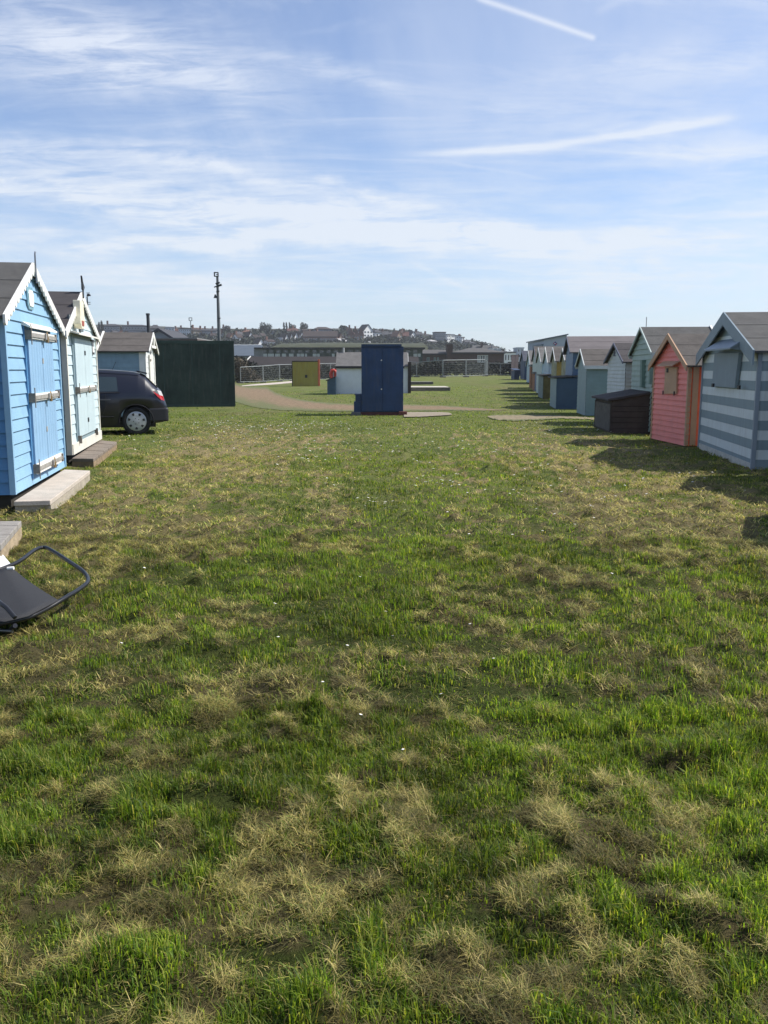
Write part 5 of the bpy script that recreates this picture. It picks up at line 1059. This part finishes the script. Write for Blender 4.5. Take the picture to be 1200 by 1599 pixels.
def house(label,u0,u1,vb,ve,vr,wk,rk,kind='front',nw=2,rot=0,ch=0,rows=1,group=HG_GROUP,name='hillside_house',cat='house'):
    """front: gable faces us. side: ridge runs across. flat: parapet roof. hip."""
    u=(u0+u1)/2; g=HG(u,vb); Y=g.y; k=Y/F; W=(u1-u0)*k; he=(vb-ve)*k; hr=(vb-vr)*k; o=empty(name,g,rot,label,cat,group); D=W*.9 if kind=='front' else min(W,9.)
    D=max(D,6.); wm,rm=walls[wk],roofs[rk]; h=W/2; b=MB()
    if kind=='front':
        b.prism([(-h,-3),(h,-3),(h,he),(0,hr-.1),(-h,he)],lambda p,q,s:(p,s,q),0,D); b.build('wall',wm,o); b=MB(); sl=(hr-he)/h
        for sg in (-1,1): b.prism([(0,hr),(sg*(h+.4),he-.4*sl),(sg*(h+.4),he-.4*sl+.3),(0,hr+.3)],lambda p,q,s:(p,s,q),-.35,D+.3)
        b.build('roof',rm,o)
    elif kind=='side':
        b.box(-h,h,0,D,-3,he); b.prism([(0,he),(D,he),(D/2,hr-.1)],lambda p,q,s:(s,p,q),-h,h); b.build('wall',wm,o); b=MB(); sl=(hr-he)/(D/2)
        for y0 in (-.4,D+.4): b.prism([(y0,he-.4*sl),(D/2,hr),(D/2,hr+.3),(y0,he-.4*sl+.3)],lambda p,q,s:(s,p,q),-h-.3,h+.3)
        b.build('roof',rm,o)
    elif kind=='hip':
        bx('wall',wm,o,-h,h,0,D,-3,he); hiproof('roof',-h-.4,h+.4,-h*.45,h*.45,-.4,D+.4,he+.3,hr,rm,o)
    else:
        bx('wall',wm,o,-h,h,0,D,-3,hr-.5); bx('roof',rm,o,-h-.2,h+.2,-.2,D+.2,hr-.5,hr); he=hr-.5
    for r_ in range(rows):
        for j in range(nw):
            ww=W/nw; hh=he/rows; s_=min(1.1,ww*.28); z0=hh*(r_+.3); win(o,-h+ww*(j+.5)-s_,-h+ww*(j+.5)+s_,z0,z0+min(1.7,hh*.5),wfr if wk!='w' else mat('dark_frame',(.1,.1,.1)),gdark,0,0)
    for c in range(ch):
        xx=-h*.6+c*h*1.1; bx('chimney',walls['b'],o,xx-.5,xx+.5,D*.4,D*.4+1,hr-1.0,hr+1.8)
    return o
HS=[ # label, u0,u1,vb,ve,vr, wall, roof, kind, windows, rows, chimneys
('broad dark block with a pale right edge at the left end of the skyline',164,187,524,510,506,'g','s','hip',5,2,1),
('long dark flats on the skyline above the ridge of the grey blue hut',193,232,524,510,507,'g','s','hip',9,2,1),
('dark hipped roof on the skyline directly behind the short vertical pole',236,250,524,514,507.5,'g','s','hip',3,1,0),
('pale grey block of flats above the small grey gable',259.5,273,527,515,511,'p','p','flat',3,3,0),
('pale blue block with gridded windows left of the small floodlight',280,298,527,515,513.3,'p','s','flat',6,3,1),
('brown roofed house right behind the small floodlight pole',302,316,527,517,512.5,'t','b','hip',3,1,1),
('blue grey terrace between the small floodlight and the tall mast',317,338,527,517,514.5,'g','s','side',5,1,2),
('orange roofed cottage cluster house right of the tall mast',360,368,532,526,521,'t','o','front',2,1,0),
('small house with white side wall, second right of the tall mast',371,380,533,527,522,'w','b','side',2,1,1),
('narrow bright white gabled house above the pale ridge line',389.5,395,530,524,518.5,'w','b','front',1,1,0),
('low cream house left of the big round tree',398,406,532,527,523.5,'c','b','side',2,1,0),
('cream house beneath the big round tree',410,417,530,526,521,'c','b','side',2,1,0),
('bright white pointed villa at the left end of the long hall roof',403.5,413.5,543,537,529.5,'w','b','front',2,1,0),
('cream terrace of narrow white fronts above the long hall roof',418,431,542,534,531,'w','b','side',5,1,1),
('lone small pale green gabled house at the foot of the row of white gables',438.5,444,536,532.5,528,'w','p','front',1,1,0),
('first white gable from the left in the rising row',445.5,451.5,534,528.5,521.5,'w','b','front',1,1,0),
('second white gable from the left in the rising row',453.2,458.4,533,528,520.8,'w','b','front',1,1,0),
('third white gable from the left in the rising row',460,466.5,532,526.5,519.8,'w','b','front',1,1,0),
('fourth white gable from the left in the rising row',467.3,470.5,530,526,521.5,'w','b','front',1,1,0),
('fifth white gable from the left in the rising row',469.8,474.2,528,523.5,518.5,'w','b','front',1,1,0),
('sixth white gable from the left, under the long dark roof',478.5,482.5,525,521.5,516.8,'w','b','front',1,1,0),
('seventh and highest white gable, at the corner of the long dark roof',486.6,491.2,523,519.5,515.2,'w','b','front',1,1,0),
('huge hipped dark roofed block on the skyline above the long brown building',491,519,524,515,510.5,'g','b','hip',7,1,0),
('long dark brown building with a red eaves line in the middle of the hillside',474,526,537,526,518,'b','b','side',14,1,0),
('tan gabled house at the right end of the long dark brown building',523,529,534,526,520,'t','o','front',1,2,0),
('second tan gabled house right of the long dark brown building',529.5,536,535,528,522,'t','r','front',1,1,0),
('low cream roofed house above the left edge of the white shed vent',531,543,537,533,529.5,'c','p','side',3,1,0),
('dark red steep roofed house in shadow above the white shed roof',544,553,532,523,513,'b','r','front',2,1,1),
('second steep dark red roofed house above the white shed roof',553.5,561,534,524,515,'b','b','front',2,1,1),
('third steep roofed brown house, left of the great white gabled house',560.5,568,533,522,513,'b','r','front',1,1,0),
('great white gabled house on the skyline above the tall navy cabinet',567,584,532,517,508,'w','s','front',3,3,0),
('pale slab roof just touching the top left corner of the tall navy cabinet',568,580,540,538.5,534,'g','p','side',2,1,0),
('dark broad roofed house with a white front right of the great white gable',586,598,529,520,515,'w','s','hip',2,1,0),
('grey house with a small white bay above the navy cabinet',597,608,529,523,518,'g','s','side',3,1,1),
('dark hipped house on the skyline left of the red brick terrace',607,619,530,523,518.5,'b','s','hip',3,1,0),
('red brick double gabled villa right above the navy cabinet corner',619.5,630,532,525,518.5,'t','o','front',2,2,0),
('red roofed brick house next to the double gabled villa',630,638.5,532,525,519,'b','r','side',3,2,1),
('white fronted house below the dark pointed turret',642,650,531,523,518.5,'w','s','front',2,2,0),
('grey terrace house right of the dark pointed turret',650.5,660,530,523,518.8,'g','s','side',3,2,1),
('small brilliant white flat house right of the dark pointed turret',657.5,664.5,535,530,528.5,'w','p','flat',2,1,0),
('dark blue grey house on the skyline left of the tall dark flats',664,674,530,525,522,'g','s','hip',2,1,1),
('round topped tan building in front of the tall dark flats',672,684,540,534,530.5,'t','p','hip',3,1,0),
('tall dark flats standing highest on the right of the skyline',680,696.5,537,521,518.8,'g','s','flat',5,3,0),
('first white seaside terrace house right of the tall dark flats',697.5,704,537,525,522.2,'w','s','flat',2,3,0),
('second white seaside terrace house right of the tall dark flats',704.5,711,537.5,525.5,522.6,'w','s','flat',2,3,0),
('pale green fronted terrace house, third right of the tall dark flats',712,720.5,538,526.5,524,'p','s','flat',2,3,0),
('narrow terrace house with dark chimney at the right end of the white terrace',721.2,726,539,529,526.5,'w','s','flat',1,3,1),
('low pale house where the hill drops away right of the white terrace',727,735,541,535,531.5,'g','s','side',2,1,0),
('dark roofed last house on the slope above the hipped brick hall',735,744,543,537,534,'g','s','hip',2,1,0)]
for (lab,u0,u1,vb,ve,vr,wk,rk,kd,nw,rows,ch) in HS: house(lab,u0,u1,vb,ve,vr,wk,rk,kd,nw,R(36) if wk in 'wct' and u1-u0<20 else (R(12) if wk!='b' else 0),ch,rows)
# turret
g=HG(649.5,525); k=g.y/F; o=empty('turret',g,0,'dark pointed turret on the skyline right of the navy cabinet','turret'); b=MB(); b.tube([(0,2,-2),(0,2,5*k)],2.1*k,8,smooth=False); b.build('wall',walls['g'],o); b=MB(); b.tube([(0,2,5*k),(0,2,8*k),(0,2,12*k)],[2.6*k,1.8*k,.15*k],8,smooth=False); b.build('spire',sl_r,o)
# filler houses packed between
ZN=[(236,'behind the grey blue hut roof'),(300,'over the green container, left half'),(369,'over the green container, right half'),(456,'between the container and the plywood enclosure'),(500,'over the plywood enclosure'),(565,'over the white shed'),(632,'over the tall navy cabinet'),(700,'between the cabinet and the square brick chimney'),(900,'over the hipped brick hall')]
OW=['first','second','third','fourth','fifth','sixth','seventh','eighth','ninth','tenth','eleventh','twelfth','thirteenth','fourteenth','fifteenth','sixteenth','seventeenth','eighteenth','nineteenth','twentieth']
def relabel(items,what):
    z={}
    for u,o in sorted(items,key=lambda q:q[0]):
        k=next(t for b_,t in ZN if u<b_); z.setdefault(k,[]).append(o)
    for k,l in z.items():
        for i,o in enumerate(l): o['label']=f'{OW[min(i,19)]} from left of {what} {k}' if len(l)>1 else f'lone one of the {what} {k}'
rr=random.Random(21); proto={}; FH=[]
for i in range(38):
    u=rr.uniform(330,640) if i%3 else rr.uniform(170,330); vb=rr.uniform(519,534) if u>330 else rr.uniform(519,526)
    kd='front' if rr.random()<.4 else 'side'; key=(kd,rr.choice('wcbbgt'),rr.choice('rsbbo'),rr.randrange(2))
    if key not in proto:
        o=house('small pitched roof house packed among the trees of the far hillside',u-3.6,u+3.6,vb,vb-4.5,vb-8,key[1],key[2],kd,2,rr.uniform(-.5,.5),key[3],1,'small houses packed on the far hillside'); proto[key]=o
    else:
        o=copy_tree(proto[key]); o.location=HG(u,vb); o.rotation_euler.z=rr.uniform(-.6,.6)
    FH.append((u,o))
relabel(FH,'packed hillside houses')
# hillside trees
tm=[mat('far_evergreen',(.014,.020,.015),.95,.4,.2,col2=(.030,.038,.026)),mat('far_bare_tree',(.034,.029,.026),.95,.3,.2,col2=(.055,.048,.042)),mat('far_green_tree',(.022,.031,.018),.95,.4,.2,col2=(.045,.053,.032))]
def blobs(kind,rr):
    if kind=='round': return [(rr.uniform(-1.5,1.5),rr.uniform(-1,1),rr.uniform(4.2,6.5),rr.uniform(1.6,2.6),rr.uniform(1.4,2.3)) for _ in range(6)]
    if kind=='tall': return [(rr.uniform(-.4,.4),0,z,1.1-.07*z,1.5) for z in (2,3.5,5,6.5,8)]
    return [(rr.uniform(-3,3),rr.uniform(-1,1),rr.uniform(2.5,4.5),rr.uniform(1.5,2.4),rr.uniform(1.1,1.7)) for _ in range(7)]
TP=[]
for i,(kd,m_) in enumerate((('round',0),('round',1),('wide',2),('wide',0),('tall',0),('wide',2),('wide',1))):
    TP.append((kd,m_,blobs(kd,random.Random(40+i))))
first={}
def tree(i,u,vb,s,label,group,vt=None):
    kd,m_,bl=TP[i]
    if i not in first: o=leafy('tree',label,'tree',group,bl,tm[m_],(4.,.22),1000,.6,50+i); first[i]=o
    else: o=copy_tree(first[i]); o['label']=label; 
    if group: o['group']=group
    elif 'group' in o: del o['group']
    o.location=HG(u,vb)-Vector((0,0,2.0*s)); o.scale=(s,s,s); o.rotation_euler.z=random.uniform(0,6); return o
tree(0,415,521,1.12,'big round dark tree standing highest above the white pointed villa',None)
tree(4,155.5,520,.85,'left of two thin pointed trees at the left end of the skyline',None)
tree(4,160,520,.95,'right of two thin pointed trees at the left end of the skyline',None)
tree(3,537,519,1.25,'wide dark pine on the skyline right of the huge hipped roof',None)
tree(1,355.5,520,.8,'bare rounded tree on the skyline just right of the tall mast',None)
tree(0,475,518,.95,'rounded dark tree on the skyline left of the huge hipped roof',None)
for j,u in enumerate((444,448,452.5,457)): tree(4 if j<3 else 0,u,516.5,.72,['first','second','third','fourth'][j]+' of four pointed trees bunched on the skyline above the white gables',None)
rt=random.Random(77); T1=[]; T2=[]
sky_pts=[(150,515),(260,520),(340,520),(420,518),(520,517),(600,521),(660,525),(745,540)]
for i in range(56):
    u=rt.uniform(150,640); v=np.interp(u,[a for a,_ in sky_pts],[c for _,c in sky_pts])+rt.uniform(-.5,2); o=tree(rt.choice([0,1,2,3,3,5,6]),u,float(v),rt.uniform(.34,.54),'dark bushy tree in the line of trees along the far hilltop','trees along the far hilltop'); T1.append((u,o))
for i in range(90):
    u=rt.uniform(150,650) if i<80 else rt.uniform(640,760); v=rt.uniform(520,537) if u<640 else rt.uniform(531,543); o=tree(rt.choice([1,2,3,5,6]),u,v,rt.uniform(.35,.62),'bushy tree growing between the houses of the far hillside','trees between the hillside houses'); T2.append((u,o))
relabel(T1,'hilltop trees'); relabel(T2,'hillside trees')
# low undergrowth over the slope, one mass
b=MB(); rr=random.Random(5)
for i in range(9000):
    u=rr.uniform(140,780); v=rr.uniform(519,545); 
    if u>640: v=rr.uniform(528+(u-640)*.08,548)
    d=ray(u,v); Y=335+ (rr.random()*0)
    x_=None; p=HG(u,v) if i%6==0 else None
    if p is None: p=lastp+Vector((rr.uniform(-9,9),rr.uniform(-6,6),0)); p.z=hill(p.x,p.y)
    else: lastp=p
    s_=rr.uniform(.5,1.6); q=Vector((rr.gauss(0,1),rr.gauss(0,.5),rr.uniform(0,1))).normalized()*s_; w_=Vector((rr.gauss(0,1),rr.gauss(0,1),rr.gauss(0,1))).normalized()*s_*.7; p=p+Vector((0,0,rr.uniform(0,2.2)))
    b.add([p-q,p+w_,p+q,p-w_],[(0,1,2,3)])
tag(b.build('hillside_undergrowth',tm[2]),kind='stuff')
# ------------------------------------------------------------------ haze
hz=bpy.data.materials.new('haze'); hz.use_nodes=True; t=hz.node_tree; t.nodes.clear(); vo=N(t,'ShaderNodeVolumePrincipled'); vo.inputs['Density'].default_value=.00024; vo.inputs['Color'].default_value=(.90,.95,1,1); vo.inputs['Anisotropy'].default_value=.2
o_=N(t,'ShaderNodeOutputMaterial'); t.links.new(vo.outputs[0],o_.inputs['Volume'])
b=MB(); b.box(-1700,1700,-1700,1800,-6,60); ho=b.build('haze',hz); tag(ho,kind='stuff')
